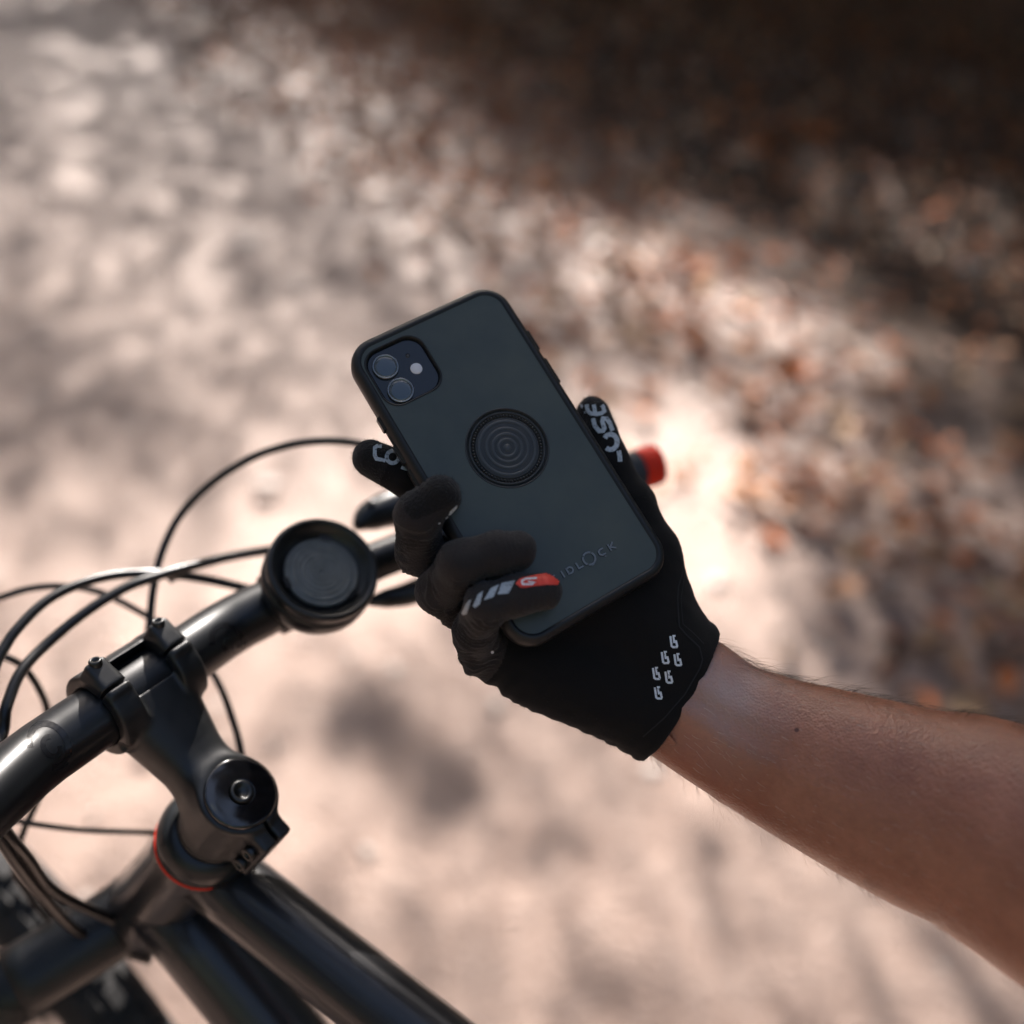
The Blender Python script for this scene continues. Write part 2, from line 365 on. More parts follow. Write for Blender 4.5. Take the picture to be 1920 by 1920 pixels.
def print_on(bvh, polys, step=2.5, lift=.22, dmax=700, whole=False):
    """lays flat print on a surface: outlines in photo pixels, met with the surface (camera axes, mm)"""
    v, f = tri_grid(polys, step); out = []; ok = []
    for x, y in v:
        d = Vector(C(x, y, 1).tolist()).normalized(); h = bvh.ray_cast(Vector((0, 0, 0)), d, dmax)
        if h[0] is None: ok.append(False); out.append((0, 0, 0))
        else:
            nn = h[1] if h[1].dot(d) < 0 else -h[1]
            out.append(tuple(h[0] + nn * lift - d * .05)); ok.append(True)
    f = [t for t in f if all(ok[i] for i in t)]
    f = [t for t in f if np.linalg.norm(np.ptp(np.array([out[i] for i in t]), axis=0)) < 6]
    keys = [tuple(np.round(q, 3)) for q in v]; first = {}; par = list(range(len(v)))
    def find(i):
        while par[i] != i: par[i] = par[par[i]]; i = par[i]
        return i
    rep = [first.setdefault(k, i) for i, k in enumerate(keys)]; f = [[rep[i] for i in t] for t in f]; f = [t for t in f if len(set(t)) == 3]
    for t in f:
        for i in t[1:]: par[find(i)] = find(t[0])
    cnt = {}
    for t in f: cnt[find(t[0])] = cnt.get(find(t[0]), 0) + 1
    if cnt and whole: big = max(cnt, key=cnt.get); f = [t for t in f if find(t[0]) == big]
    used = sorted({i for t in f for i in t}); mp = {i: k for k, i in enumerate(used)}
    return np.array([out[i] for i in used]), [[mp[i] for i in t] for t in f]

# ================================================================== GROUND AND TREES
def ground_sheet():
    n = 160; xs = np.concatenate([[-60, -30], np.linspace(-14, 14, n), [30, 60]]); ys = np.concatenate([[-40, -12], np.linspace(-3, 25, n), [45, 80]])
    X, Y = np.meshgrid(xs, ys, indexing='ij')
    Z = np.zeros_like(X)
    for i in range(X.shape[0]):
        for j in range(X.shape[1]):
            Z[i, j] = .035 * noise.noise(Vector((X[i, j] * .7, Y[i, j] * .7, 3))) + .015 * noise.noise(Vector((X[i, j] * 2.3, Y[i, j] * 2.3, 7)))
    v = np.stack([X, Y, Z - .03], -1).reshape(-1, 3); m = len(ys)
    f = [[i * m + j, (i + 1) * m + j, (i + 1) * m + j + 1, i * m + j + 1] for i in range(len(xs) - 1) for j in range(m - 1)]
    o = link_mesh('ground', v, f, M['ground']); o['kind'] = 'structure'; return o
ground = ground_sheet()

def seg_d(x, y, a, b):
    ax, ay = a; bx, by = b; t = np.clip(((x - ax) * (bx - ax) + (y - ay) * (by - ay)) / ((bx - ax) ** 2 + (by - ay) ** 2), 0, 1)
    return np.hypot(x - ax - t * (bx - ax), y - ay - t * (by - ay))
def sunlit(x, y):
    """how much of the ground at a place stands in sun (0..1): the pattern the crowns overhead leave on the path"""
    def G(c, s, rot=0):
        a = math.radians(rot); dx, dy = x - c[0], y - c[1]; u = dx * math.cos(a) + dy * math.sin(a); v = -dx * math.sin(a) + dy * math.cos(a)
        return np.exp(-.5 * ((u / s[0]) ** 2 + (v / s[1]) ** 2))
    S = .25 + .20 * np.clip((y - 700) / 500, 0, 1) - .22 * G((1680, 1130), (260, 150)) + .6 * G((560, 985), (300, 130), -8) + .62 * G((1260, 900), (120, 190), 50) + .42 * G((1330, 1010), (110, 130), 40) + .06 * G((120, 1080), (240, 220)) + .32 * G((450, 1480), (420, 170)) + .15 * G((1330, 1060), (150, 120))
    S = S - .10 * G((40, 620), (120, 160)) + .12 * G((330, 560), (230, 120))
    for a, b, wd, k in [((520, 1240), (700, 1310), 45, .6), ((700, 1310), (900, 1500), 55, .65), ((800, 1380), (1000, 1400), 45, .35), ((620, 460), (800, 580), 38, .3), ((400, 430), (520, 540), 40, .25),
                        ((60, 640), (200, 760), 60, .2), ((240, 720), (420, 840), 40, .28), ((480, 340), (560, 380), 30, .25), ((1440, 1010), (1700, 1260), 45, .25), ((395, 930), (400, 980), 30, .3)]:
        S = S - .72 * k * np.exp(-.5 * (seg_d(x, y, a, b) / wd) ** 2)
    S = S - .45 * G((1900, 1190), (130, 170))
    s = ((x - 860) * 980 - (y - 320) * 1060) / math.hypot(980, 1060)       # distance beyond the shade line, up and right of it
    sh = np.clip((s + 80) / 270, 0, 1); sh = sh * sh * (3 - 2 * sh); sh = sh + (1 - sh) * .35 * np.clip((s + 30) / 120, 0, 1)
    lit = 0
    for a, b, wd, k in [((990, 420), (1160, 480), 40, .45), ((1150, 480), (1330, 560), 42, .95), ((1330, 560), (1480, 610), 38, .55), ((1480, 620), (1660, 660), 40, .6), ((1440, 460), (1580, 510), 28, .30), ((1680, 380), (1760, 430), 34, .35),
                        ((1740, 620), (1870, 700), 30, .42), ((1530, 340), (1540, 350), 28, .4), ((1820, 380), (1900, 420), 28, .3), ((1830, 480), (1910, 530), 36, .3), ((1270, 380), (1350, 420), 30, .25), ((1420, 700), (1520, 790), 60, .25), ((1560, 820), (1680, 900), 50, .25), ((1800, 870), (1900, 960), 40, .3), ((1250, 800), (1420, 860), 60, .3)]:
        lit = lit + 1.15 * k * np.exp(-.5 * (seg_d(x, y, a, b) / wd) ** 2)
    S = S * (1 - sh) + sh * (.03 + lit)
    up = np.clip((340 - y) / 120, 0, 1); S = S * (1 - up) + up * np.minimum(S, .12 + .25 * (np.sin(x * .013) > .6))
    return np.clip(S, .02, 1)

# crowns: leaves hung where they shade the path
def leaf_quads(P, size, rg):
    n = len(P); a = rg.normal(size=(n, 3)); a /= np.linalg.norm(a, axis=1)[:, None]; b = rg.normal(size=(n, 3)); b -= (a * b).sum(1)[:, None] * a; b /= np.linalg.norm(b, axis=1)[:, None]
    s = size * rg.uniform(.7, 1.3, n); c = np.cross(a, b)
    v = np.stack([P - a * s[:, None], P + b * (.55 * s)[:, None] + c * (.12 * s)[:, None], P + a * s[:, None], P - b * (.55 * s)[:, None] + c * (.12 * s)[:, None]], 1).reshape(-1, 3)
    return v, [[4 * i, 4 * i + 1, 4 * i + 2, 4 * i + 3] for i in range(n)]
TREES = [('broad leafy tree leaning over the path from its left side', (-9.5, 11.5, 0), .22), ('tall leafy tree at the far end of the path', (-12.5, 17, 0), .26),
         ('thick dark tree standing in the shade at the right', (9.0, 17.5, 0), .3), ('slim leafy tree close beside the path on the right', (6.0, 9.5, 0), .16),
         ('old broad tree standing behind the rider', (-4.5, -5.5, 0), .3), ('young tree standing behind the rider beside the path', (5.5, -4.0, 0), .2)]
def canopy():
    N = 220000
    q = np.arange(N); X = -11 + 24 * ((.5 + q * .7548776662466927) % 1); Y = .2 + 23.8 * ((.5 + q * .5698402909980532) % 1)   # evenly spread
    G = np.stack([X, Y, np.zeros(N)], 1); px, d = to_px(G)
    ok = (d > .5) & (px[:, 0] > -250) & (px[:, 0] < 2170) & (px[:, 1] > -60) & (px[:, 1] < 2000)
    G = G[ok]; px = px[ok]; d = d[ok]
    S = sunlit(px[:, 0], px[:, 1]); tau = -np.log(S)
    sizes = np.where(d < 3.2, .034, np.where(d < 5, .046, np.where(d < 9, .07, .16)))
    area = 2 * sizes * 1.1 * sizes * .5 * .5 * 1.05 / LW[2]
    dens = tau / area; pool = N / (24 * 23.8)
    rep = dens / pool
    k = np.floor(rep + rng.uniform(size=len(rep))).astype(int)
    idx = np.repeat(np.arange(len(G)), k); P = G[idx] + rng.normal(size=(len(idx), 3)) * [.05, .05, 0] * np.clip(d[idx] / 5, .2, 1.5)[:, None]
    h = rng.uniform(3.6, 7.5, len(P)) + .12 * d[idx]
    P = P + LW * (h / LW[2])[:, None]
    print('canopy leaves', len(P))
    return P, sizes[idx]
CP, CS = canopy()
# leaf clumps added on the sun rays to shade hand, arm and mount
shade_leaves = []
for (px, py, d, n, r) in [(960, 870, 440, 260, .10), (1150, 1150, 445, 260, .10), (1350, 1380, 440, 230, .10), (1650, 1480, 425, 230, .11), (1900, 1600, 400, 200, .12), (820, 1050, 430, 160, .08), (1120, 950, 450, 200, .09), (900, 620, 450, 120, .08), (300, 1480, 470, 70, .08), (60, 1450, 460, 60, .08), (612, 1070, 514, 130, .035)]:
    q = world(C(px, py, d))[0]
    for _ in range(n):
        shade_leaves.append(q + rng.normal(size=3) * r + LW * rng.uniform(3.4, 5.2))
shade_leaves = np.array(shade_leaves)
# leaves cleared along the sun rays to light handlebar, cables and grip end
def clear(P, pts, rad):
    keep = np.ones(len(P), bool)
    for q in pts:
        d = P - world(C(*q[:3]))[0]; t = d @ LW; keep &= ~((np.linalg.norm(d - t[:, None] * LW, axis=1) < rad) & (t > .3))
    return keep
LIT = [(430, 1200, 500), (480, 1160, 510), (535, 1130, 520), (330, 1250, 485), (235, 1290, 472), (350, 1240, 490), (250, 1270, 475), (120, 1370, 450), (20, 1430, 440), (235, 1100, 535), (120, 1160, 515), (740, 1050, 570), (1228, 874, 632)]
k = clear(CP, LIT, .10); CP = CP[k]; CS = CS[k]; shade_leaves = shade_leaves[clear(shade_leaves, LIT, .055)]
# leaves added overhead to dim the sky, gap shaped for the phone's reflection
n = 30000; sky_screen = np.stack([rng.uniform(-14, 15, n), rng.uniform(-13, 24, n), rng.uniform(4.5, 9.5, n)], 1)
thick = np.clip((sky_screen[:, 0] - 1.0 + .35 * (sky_screen[:, 1] - 6)) / 4, 0, 1) * np.clip((sky_screen[:, 1] - 2) / 3, 0, 1)   # thickest over the wood at the right, thin over the path
sky_screen = sky_screen[rng.uniform(size=n) < .30 + .70 * thick]
gz = sky_screen - CAM; gz /= np.linalg.norm(gz, axis=1)[:, None]; gap = M3 @ np.array([.30, .52, .78]); gap /= np.linalg.norm(gap)
ang = np.degrees(np.arccos(np.clip(gz @ gap, -1, 1)))
foot = sky_screen - LW * (sky_screen[:, 2] / LW[2])[:, None]; fp, fd_ = to_px(foot)
vis = (fd_ > .3) & (fp[:, 0] > -350) & (fp[:, 0] < 2270) & (fp[:, 1] > 60) & (fp[:, 1] < 2200)
onsun = np.zeros(len(sky_screen), bool)
for a in np.linspace(0, 2 * np.pi, 9)[:-1]:
    for rad in (0, .22, .42):
        q, _d = to_px(foot + np.array([math.cos(a), math.sin(a), 0]) * rad); onsun |= vis & (sunlit(q[:, 0], q[:, 1]) > .12)
sky_screen = sky_screen[(ang > 34 + 9 * np.sin(sky_screen[:, 0] * 2) * np.cos(sky_screen[:, 1] * 1.7)) & ~onsun]
sky_screen = sky_screen[clear(sky_screen, LIT, .35)]
CP = np.concatenate([CP, shade_leaves, sky_screen]); CS = np.concatenate([CS, np.full(len(shade_leaves), .07), rng.uniform(.26, .42, len(sky_screen))])
tb = np.array([t[1] for t in TREES], float)
which = np.argmin(np.hypot(CP[:, None, 0] - tb[None, :, 0], CP[:, None, 1] - tb[None, :, 1]) + rng.uniform(0, 2.5, (len(CP), len(tb))), axis=1)
for ti, (lab, base, r) in enumerate(TREES):
    t = thing('tree', lab, 'tree', (base[0], base[1], -.03), 'trees shading the path')
    b = np.array(base); H = 8.5 + ti
    mb = MB(); P = catmull([b + [0, 0, -.1], b + [.05, .1, 1.5], b + [-.1, .15, 4], b + [.1, -.1, H]], 14)
    mb.add(*tube(P, np.linspace(r, r * .25, 14) + np.array([r * .5] + [0] * 13), 12))
    mb.build('trunk', M['bark'], t)
    sel = np.where(which == ti)[0]; bb = MB()
    if len(sel):
        for q in CP[rng.choice(sel, min(16, len(sel)), replace=False)]:
            z0 = min(max(q[2] * .55, 1.8), H * .8); s = b + [0, 0, z0]
            mid = .5 * (s + q) + [0, 0, .5]
            bb.add(*tube(catmull([s, mid, q], 8), np.linspace(r * .3, .012, 8), 6))
        bb.build('branch', M['bark'], t, kind='stuff')
        cr = MB(); v, f = leaf_quads(CP[sel], CS[sel], rng); mi = rng.integers(0, 2, len(f))
        link_mesh('crown', v, f, None, t, smooth=False, mats=[M['green0'], M['green1']], midx=mi, kind='stuff')

# unseen ring of foliage, added to block the glow of the horizon
def wood():
    n = 16000; a = rng.uniform(0, 2 * np.pi, n); r = rng.uniform(24, 34, n); P = np.stack([r * np.cos(a), r * np.sin(a) + 3, rng.uniform(0, 1, n) ** 1.1 * 13 * (.8 + .2 * np.sin(a * 7))], 1)
    v, f = leaf_quads(P, rng.uniform(.5, .9, n), rng)
    o = link_mesh('horizon_foliage', v, f, None, smooth=False, mats=[M['green0'], M['green1']], midx=rng.integers(0, 2, len(f)), kind='stuff')
    o['label'] = 'dark mass of foliage added all round to block the horizon glow'; o['category'] = 'wood'
wood()
# fallen leaves and pebbles
def litter():
    N = 150000; X = rng.uniform(-9, 13, N); Y = rng.uniform(.3, 22, N); px, d = to_px(np.stack([X, Y, 0 * X], 1))
    s = ((px[:, 0] - 860) * 980 - (px[:, 1] - 320) * 1060) / 1443.
    p = np.where(s > -260, .85 * np.clip((s + 260) / 300, 0, 1) * (1 - .72 * np.clip((s - 150) / 120, 0, 1)), 0) + .0015
    ok = (d > .4) & (px[:, 0] > -300) & (px[:, 0] < 2200) & (rng.uniform(size=N) < p)
    P = np.stack([X, Y, rng.uniform(-.012, .03, N)], 1)[ok]; n = len(P)
    a = rng.uniform(0, 6.28, n); tilt = rng.normal(0, .35, (n, 2)); sz = rng.uniform(.022, .05, n)
    v = np.zeros((n, 6, 3)); shape = [(-1, 0), (-.35, .5), (.45, .45), (1, 0), (.45, -.45), (-.35, -.5)]
    for k, (u, w_) in enumerate(shape):
        x = (u * np.cos(a) - w_ * np.sin(a)) * sz; y = (u * np.sin(a) + w_ * np.cos(a)) * sz
        v[:, k] = P + np.stack([x, y, x * tilt[:, 0] + y * tilt[:, 1] + abs(w_) * .5 * sz], 1)
    f = []
    for i in range(n): o = 6 * i; f += [[o, o + 1, o + 2, o + 3], [o, o + 3, o + 4, o + 5]]
    mi = np.repeat(rng.choice(6, n, p=[.24, .22, .17, .14, .12, .11]), 2)
    o = link_mesh('leaf_litter', v.reshape(-1, 3), f, None, smooth=False, mats=[M['leaf%d' % i] for i in range(6)], midx=mi, kind='stuff')
    o['label'] = 'dry brown and orange leaves scattered over the shaded path edge'; o['category'] = 'fallen leaves'
litter()
def pebbles():
    N = 5200; X = rng.uniform(-6, 6, N); Y = rng.uniform(.3, 11, N) ** 1.0
    ico = bmesh.new(); bmesh.ops.create_icosphere(ico, subdivisions=1, radius=1); iv = np.array([v.co[:] for v in ico.verts]); fi = [[v.index for v in f.verts] for f in ico.faces]; ico.free()
    sz = rng.lognormal(math.log(.008), .55, N); sc = rng.uniform(.6, 1.2, (N, 3)) * [1, 1, .6]
    v = (iv[None] * (1 + rng.normal(0, .12, (N, len(iv), 1)))) * (sz[:, None] * sc)[:, None, :] + np.stack([X, Y, -.025 + sz * .2], 1)[:, None, :]
    F_ = np.array(fi)[None] + (np.arange(N) * len(iv))[:, None, None]
    o = link_mesh('gravel', v.reshape(-1, 3), F_.reshape(-1, 3).tolist(), M['stone'], smooth=False, kind='stuff')
    o['label'] = 'small pale pebbles strewn over the dirt path'; o['category'] = 'gravel'
pebbles()

# ================================================================== BICYCLE
axle = B(0, 0, 0) + BS * (-71 + 45) - BA * 700
bike_base = world(axle)[0] * [1, 1, 0]
bike = thing('bicycle', 'black mountain bike with a round phone mount on its handlebar, on the dirt path', 'bicycle', tuple(bike_base))

# handlebar: straight through the stem, then swept back and up
ENDR = C(1226, 872, 632) - BO; er, es, ea = ENDR.dot(BR), ENDR.dot(BS), ENDR.dot(BA)
def bar_pt(r):
    t = np.clip((abs(r) - 55) / (er - 55), 0, None); e = t ** 1.25
    return B(r, es * e, ea * t ** 1.1)
rr = np.concatenate([np.linspace(-er, -30, 26), np.linspace(-26, 26, 6), np.linspace(30, er, 26)])
BP = np.array([bar_pt(r) for r in rr])
brad = np.interp(np.abs(rr), [0, 74, 135, 400], [15.3, 14.9, 10.9, 10.9])
bar = part_cam('handlebar', tube(BP, brad, 40), M['bar_black'], bike)
barbvh = BVHTree.FromPolygons([tuple(p) for p in tube(BP, brad, 40)[0]], tube(BP, brad, 40)[1])
def bar_axis(r): a = bar_pt(r + 1) - bar_pt(r - 1); return a / np.linalg.norm(a)
# faint gloss swirl print on both sides of the stem
def swirl(cx, cy, k, a):
    P = [stroke(arc((cx, cy), 34 * k, 44 * k, 200, 480, 20), 12 * k), stroke(arc((cx + 3, cy + 4), 15 * k, 20 * k, 20, 300, 14), 10 * k)]
    return [[np.array([[cx + (x - cx) * math.cos(a) - (y - cy) * math.sin(a), cy + (x - cx) * math.sin(a) + (y - cy) * math.cos(a)] for x, y in q]) for q in pp] for pp in P]
for cx, cy, k in ((92, 1398, 1.0), (428, 1206, .85)):
    for ring_ in swirl(cx, cy, k, -.55):
        v, f = print_on(barbvh, ring_, 6, .06, whole=True); link_mesh('bar_print', world(v), f, M['bar_print'], bar)

# grips with red end clamps
def grip(sgn):
    rs = np.linspace(er - 118, er - 10.5, 30) * sgn; P = np.array([bar_pt(r) for r in rs])
    rad = 12.3 + .6 * (np.arange(30) % 2); g = part_cam('grip', tube(P, rad, 32), M['grip'], bike)
    rs = np.array([er - 10.5, er - 9.5, er - 1, er + 1.5, er + 3]) * sgn; P = np.array([bar_pt(r) for r in rs])
    part_cam('end_clamp', tube(P, [12.3, 13.2, 13.2, 12.6, 8], 40), M['red'], g, label='red ring clamp at the end of the grip')
grip(1); grip(-1)

# stem
def make_stem():
    fd = Field((-34, -112, -46), (34, 34, 34), .8); sl, g = fd.sub((-60, -130, -60), (60, 60, 60)); r, s, a = g
    V = fd.V
    def cyl_a(s0, rad, a0, a1, rd=1.5): q = np.stack(np.broadcast_arrays(np.hypot(r, s - s0) - rad, np.abs(a - .5 * (a0 + a1)) - .5 * (a1 - a0)), 0) + rd; return np.minimum(q.max(0), 0) + np.hypot(np.maximum(q[0], 0), np.maximum(q[1], 0)) - rd
    def cyl_r(r0, hw, rad, rd=1.2): q = np.stack(np.broadcast_arrays(np.hypot(s, a) - rad, np.abs(r - r0) - hw), 0) + rd; return np.minimum(q.max(0), 0) + np.hypot(np.maximum(q[0], 0), np.maximum(q[1], 0)) - rd
    def bx(c, h, rd=1.5):
        q = np.stack(np.broadcast_arrays(np.abs(r - c[0]) - h[0], np.abs(s - c[1]) - h[1], np.abs(a - c[2]) - h[2]), 0) + rd
        return np.minimum(q.max(0), 0) + np.sqrt((np.maximum(q, 0) ** 2).sum(0)) - rd
    V = np.minimum(V, cyl_a(-71, 19.3, -35, 3.2))
    t = np.clip((s + 71) / 63, 0, 1); hw = np.interp(t, [0, .45, .8, 1], [15, 15.5, 20, 24]); hh = np.interp(t, [0, .5, 1], [14, 14, 17]); ca = np.interp(t, [0, 1], [-15, -2])
    body = ((np.abs(r / hw) ** 3.2 + np.abs((a - ca) / hh) ** 3.2) ** (1 / 3.2) - 1) * np.minimum(hw, hh)
    body = np.maximum(body, np.maximum(-71 - s, s + 7))
    V = smin(V, body, 9)
    for k in (-1, 1):
        band = smin(cyl_r(k * 18, 6.6, 21.3), bx((k * 18, 7, 18.5), (5.6, 10, 4.6), 2), 3)
        V = smin(V, band, 3)
        V = np.maximum(V, -np.maximum(np.maximum(np.abs(s - 1.5) - .7, 14 - a), np.abs(r - k * 18) - 20))   # joint line of the face plate
        V = np.maximum(V, -(np.sqrt((s + 20) ** 2 + (a + 0) ** 2 + (np.abs(r) - 26) ** 2) - 4))                 # bolt pockets
    V = np.minimum(V, np.maximum(cyl_r(0, 11, 21), 14 - s))
    V = smin(V, bx((0, -92, -16), (9, 8, 17), 2), 4)
    V = np.maximum(V, -np.maximum(np.abs(r) - .8, np.maximum(s + 88, -130 - s)))
    V = np.maximum(V, 15.35 - np.hypot(s, a) + 0 * r)
    return surface_nets(V, fd.lo, fd.h)
sv, sq = make_stem()
stem = link_mesh('stem', world(B(sv[:, 0], sv[:, 1], sv[:, 2])), sq, M['black_alloy'], bike)
for k in (-1, 1):
    vf = lathe([(3.0, -4), (3.0, 2.6), (2.6, 3.1), (1.6, 3.1), (1.5, .5), (0, .5)], B(k * 18, 14.5, 21.5), BS * .6 + BA * .8, 20); part_cam('bolt', vf, M['steel'], stem)
    tk = MB()
    for i in range(6): tk.add(*W1(box(B(k * 18 - 4 + 1.6 * i, -2.2, 21.2), BR, BS, BA, .3, 1.7, .14)))
    tk.build('angle_marks', M['tick'], stem, smooth=False, kind='stuff')
for z in (-9, -23):
    part_cam('bolt', lathe([(3.8, -3), (3.8, 2.4), (3.2, 3), (1.9, 3), (1.8, .5), (0, .5)], B(-9, -94, z), -BR, 20), M['steel'], stem)
cap = part_cam('top_cap', lathe([(16.8, -3), (17.4, -1.5), (17.4, -.2), (17.0, .5), (16.4, .9), (16.1, 1.0), (15.9, 1.02), (12, 1.1), (8, 1.18), (6.5, 1.22), (6.3, 1.22), (6.1, 1.15), (5.9, .9), (5.8, 0), (0, -.2)], B(0, -71, 4.6), BA, 72), M['gloss_black'], bike)
part_cam('cap_bolt', lathe([(5.6, -1), (5.6, 1.6), (5.0, 2.2), (3.6, 2.2), (3.0, .4), (0, .2)], B(0, -71, 5.0), BA, 36), M['steel'], cap)
part_cam('spacer', lathe([(17, -5), (18.6, -5.4), (18.6, -9.8), (18.2, -10)], B(0, -71, -30.5), BA, 48), M['black_alloy'], bike)
part_cam('headset_cover', lathe([(17, 0), (19, 0), (23.4, -3), (25.5, -9), (25.5, -13), (24.5, -13.5), (24.5, -15), (22, -15)], B(0, -71, -40.5), BA, 56), M['black_plastic'], bike)
part_cam('head_tube', lathe([(20, 0), (24, -.5), (24.6, -6), (22.5, -25), (22.5, -85), (26, -105), (26, -120), (20, -121)], B(0, -71, -56), BA, 56), M['frame_paint'], bike)

part_cam('head_badge_ring', lathe([(24, 0), (25.0, -.3), (25.0, -1.6), (24, -1.9)], B(0, -71, -59), BA, 48), M['red'], bike)
# frame, fork, wheels
hb = B(0, -71, 0)
def pth(*pts): return np.array(pts)
BKW = -FWD
bb = hb - BA * 150 + BKW * 640 - UP * 330
seat_top = bb + UP * 400 + BKW * 190
part_cam('top_tube', tube(catmull([hb - BA * 82, hb - BA * 82 + .5 * (seat_top - UP * 60 - hb + BA * 82) + UP * 5, seat_top - UP * 60], 20), 19, 28), M['frame_paint'], bike)
part_cam('down_tube', tube(catmull([hb - BA * 145, .5 * (hb - BA * 145 + bb) - UP * 20, bb], 20), 24, 28), M['frame_paint'], bike)
part_cam('seat_tube', tube(pth(bb, seat_top), 17, 24), M['frame_paint'], bike)
rear = bb + BKW * 430 + UP * 25
for k in (-1, 1):
    part_cam('chain_stay', tube(catmull([bb + BR * k * 30, bb + BKW * 215 + BR * k * 60 + UP * 20, rear + BR * k * 72], 12), 9, 16), M['frame_paint'], bike)
    part_cam('seat_stay', tube(catmull([seat_top - UP * 70 + BR * k * 20, .5 * (seat_top + rear) + BR * k * 60, rear + BR * k * 72], 12), 7, 16), M['frame_paint'], bike)
    part_cam('fork_leg', tube(pth(hb - BA * 205 + BS * 22 + BR * k * 66, hb - BA * 420 + BS * 22 + BR * k * 66, hb - BA * 421 + BS * 24 + BR * k * 66, axle + BR * k * 66), [17, 17, 21, 18], 24), M['black_alloy'], bike)
part_cam('fork_crown', tube(catmull([hb - BA * 205 + BS * 22 - BR * 70, hb - BA * 186 + BS * 8, hb - BA * 205 + BS * 22 + BR * 70], 16), 21, 20), M['black_alloy'], bike)
part_cam('saddle', tube(catmull([seat_top + UP * 130 + FWD * 150, seat_top + UP * 132, seat_top + UP * 138 - FWD * 120], 16), np.concatenate([np.linspace(16, 26, 8), np.linspace(30, 62, 8)]) * .8, 20), M['black_plastic'], bike)
part_cam('seat_post', tube(pth(seat_top, seat_top + UP * 125), 14, 20), M['black_alloy'], bike)
def wheel(c):
    a = np.linspace(0, 2 * np.pi, 97)[:-1]
    def ring(R, r, n=14, ny=1.0):
        rings = []
        for t in a:
            d = UP * math.cos(t) + FWD * math.sin(t); b = np.linspace(0, 2 * np.pi, n, endpoint=False)
            rings.append(c + d * R + r * (np.outer(np.cos(b), d) + ny * np.outer(np.sin(b), BR)))
        v, f = loft(rings + [rings[0]], False, False); return v, f
    wobj = part_cam('wheel', ring(303, 9, 10, 1.6), M['black_alloy'], bike)
    tb_ = MB(); tb_.add(*W1(ring(341, 28, 16)))
    for i, t in enumerate(a):
        for k in (-1, 0, 1):
            d = UP * math.cos(t + .02 * (k % 2)) + FWD * math.sin(t + .02 * (k % 2)); tt = -UP * math.sin(t) + FWD * math.cos(t); ax = d * math.cos(k * .55) + BR * math.sin(k * .55)
            tb_.add(*W1(box(c + d * 341 + ax * 29, tt, np.cross(ax, tt), ax, 7, 5, 2.5)))
    tb_.build('tyre', M['tyre'], wobj, smooth=False)
    part_cam('hub', tube(pth(c - BR * 55, c - BR * 30, c + BR * 30, c + BR * 55), [24, 14, 14, 24], 20), M['black_alloy'], wobj)
    for i in range(28):
        t = i / 28 * 2 * math.pi; k = 1 if i % 2 else -1; d = UP * math.cos(t) + FWD * math.sin(t); d2 = UP * math.cos(t + k * .35) + FWD * math.sin(t + k * .35)
        part_cam('spoke', tube(pth(c + d2 * 22 + BR * 42 * k, c + d * 298), 1.0, 6), M['steel'], wobj)
wheel(axle); wheel(rear)

# round phone mount on the bar
MA = np.array([.39, .47, .79]); MA /= np.linalg.norm(MA)
MC = C(608, 1064, 512)
mount = part_cam('phone_mount', lathe([(20, -27), (27, -25), (29.2, -19), (29.6, -12), (28.6, -9.6), (27.6, -9), (27.6, -8), (28.8, -7), (29.1, -2), (28.6, -.4), (27.4, .2), (26.2, -.2), (24.5, -3), (21.5, -6.2), (19.6, -7.4), (19.2, -7.4)], MC, MA, 96), M['black_plastic'], bike, label='round black dish-shaped phone mount clamped on the bar')
pr = [(19.3, -7.4), (19.2, -5.6), (18.6, -5.0), (17.6, -5.0), (17.0, -6.0), (16.6, -6.0), (16.2, -5.0)]
for q in (13.5, 11, 8.2, 5.6, 3.2): pr += [(q + .65, -5.0), (q + .3, -5.6), (q - .3, -5.6), (q - .65, -5.0)]
pr += [(1.4, -5.0), (1.2, -5.9), (0, -5.9)]
part_cam('mount_disc', lathe(pr, MC, MA, 80), M['mount_pad'], mount)
for k in range(3):
    t = k / 3 * 2 * math.pi + .3; u = np.cross(MA, [0, 1, 0]); u /= np.linalg.norm(u); vv = np.cross(MA, u); d = u * math.cos(t) + vv * math.sin(t)
    part_cam('latch_tab', box(MC + d * 19.6 - MA * 5.4, d, np.cross(MA, d), MA, 1.4, 3, .9), M['black_plastic'], mount, smooth=False)
rm = (MC - BO).dot(BR); bx_ = bar_axis(rm); pc = bar_pt(rm)
part_cam('bar_clamp', tube(pth(pc - bx_ * 13, pc - bx_ * 12, pc + bx_ * 12, pc + bx_ * 13), [15.5, 17, 17, 15.5], 36), M['black_plastic'], mount)

# brake lever and shifter on the right, behind the hand
def vtube(pts, n=24, seg=16):
    p = np.array([C(*q[:3]) for q in pts]); r = np.array([q[3] for q in pts]); u = np.linspace(0, len(pts) - 1, n)
    return tube(catmull(p, n), np.interp(u, range(len(pts)), r), seg)
lever = part_cam('brake_lever', vtube([(668, 988, 585, 3), (690, 970, 592, 9), (730, 954, 600, 11), (800, 930, 615, 12), (880, 900, 640, 11), (930, 895, 650, 7)]), M['black_plastic'], bike)
part_cam('lever_blade', vtube([(880, 900, 640, 5), (980, 850, 690, 5), (1080, 805, 735, 4.5), (1140, 790, 760, 4.5)]), M['black_alloy'], lever)
part_cam('banjo_bolt', lathe([(0, 2.5), (2.2, 2.5), (2.5, 2), (2.5, -3), (0, -3)], C(697, 946, 588), np.array([-.3, .6, .7]), 20), M['steel'], lever)
part_cam('shift_lever', vtube([(690, 1128, 560, 2.5), (725, 1122, 565, 5.5), (770, 1112, 575, 7), (830, 1085, 590, 8), (900, 1040, 600, 9)]), M['black_plastic'], bike)

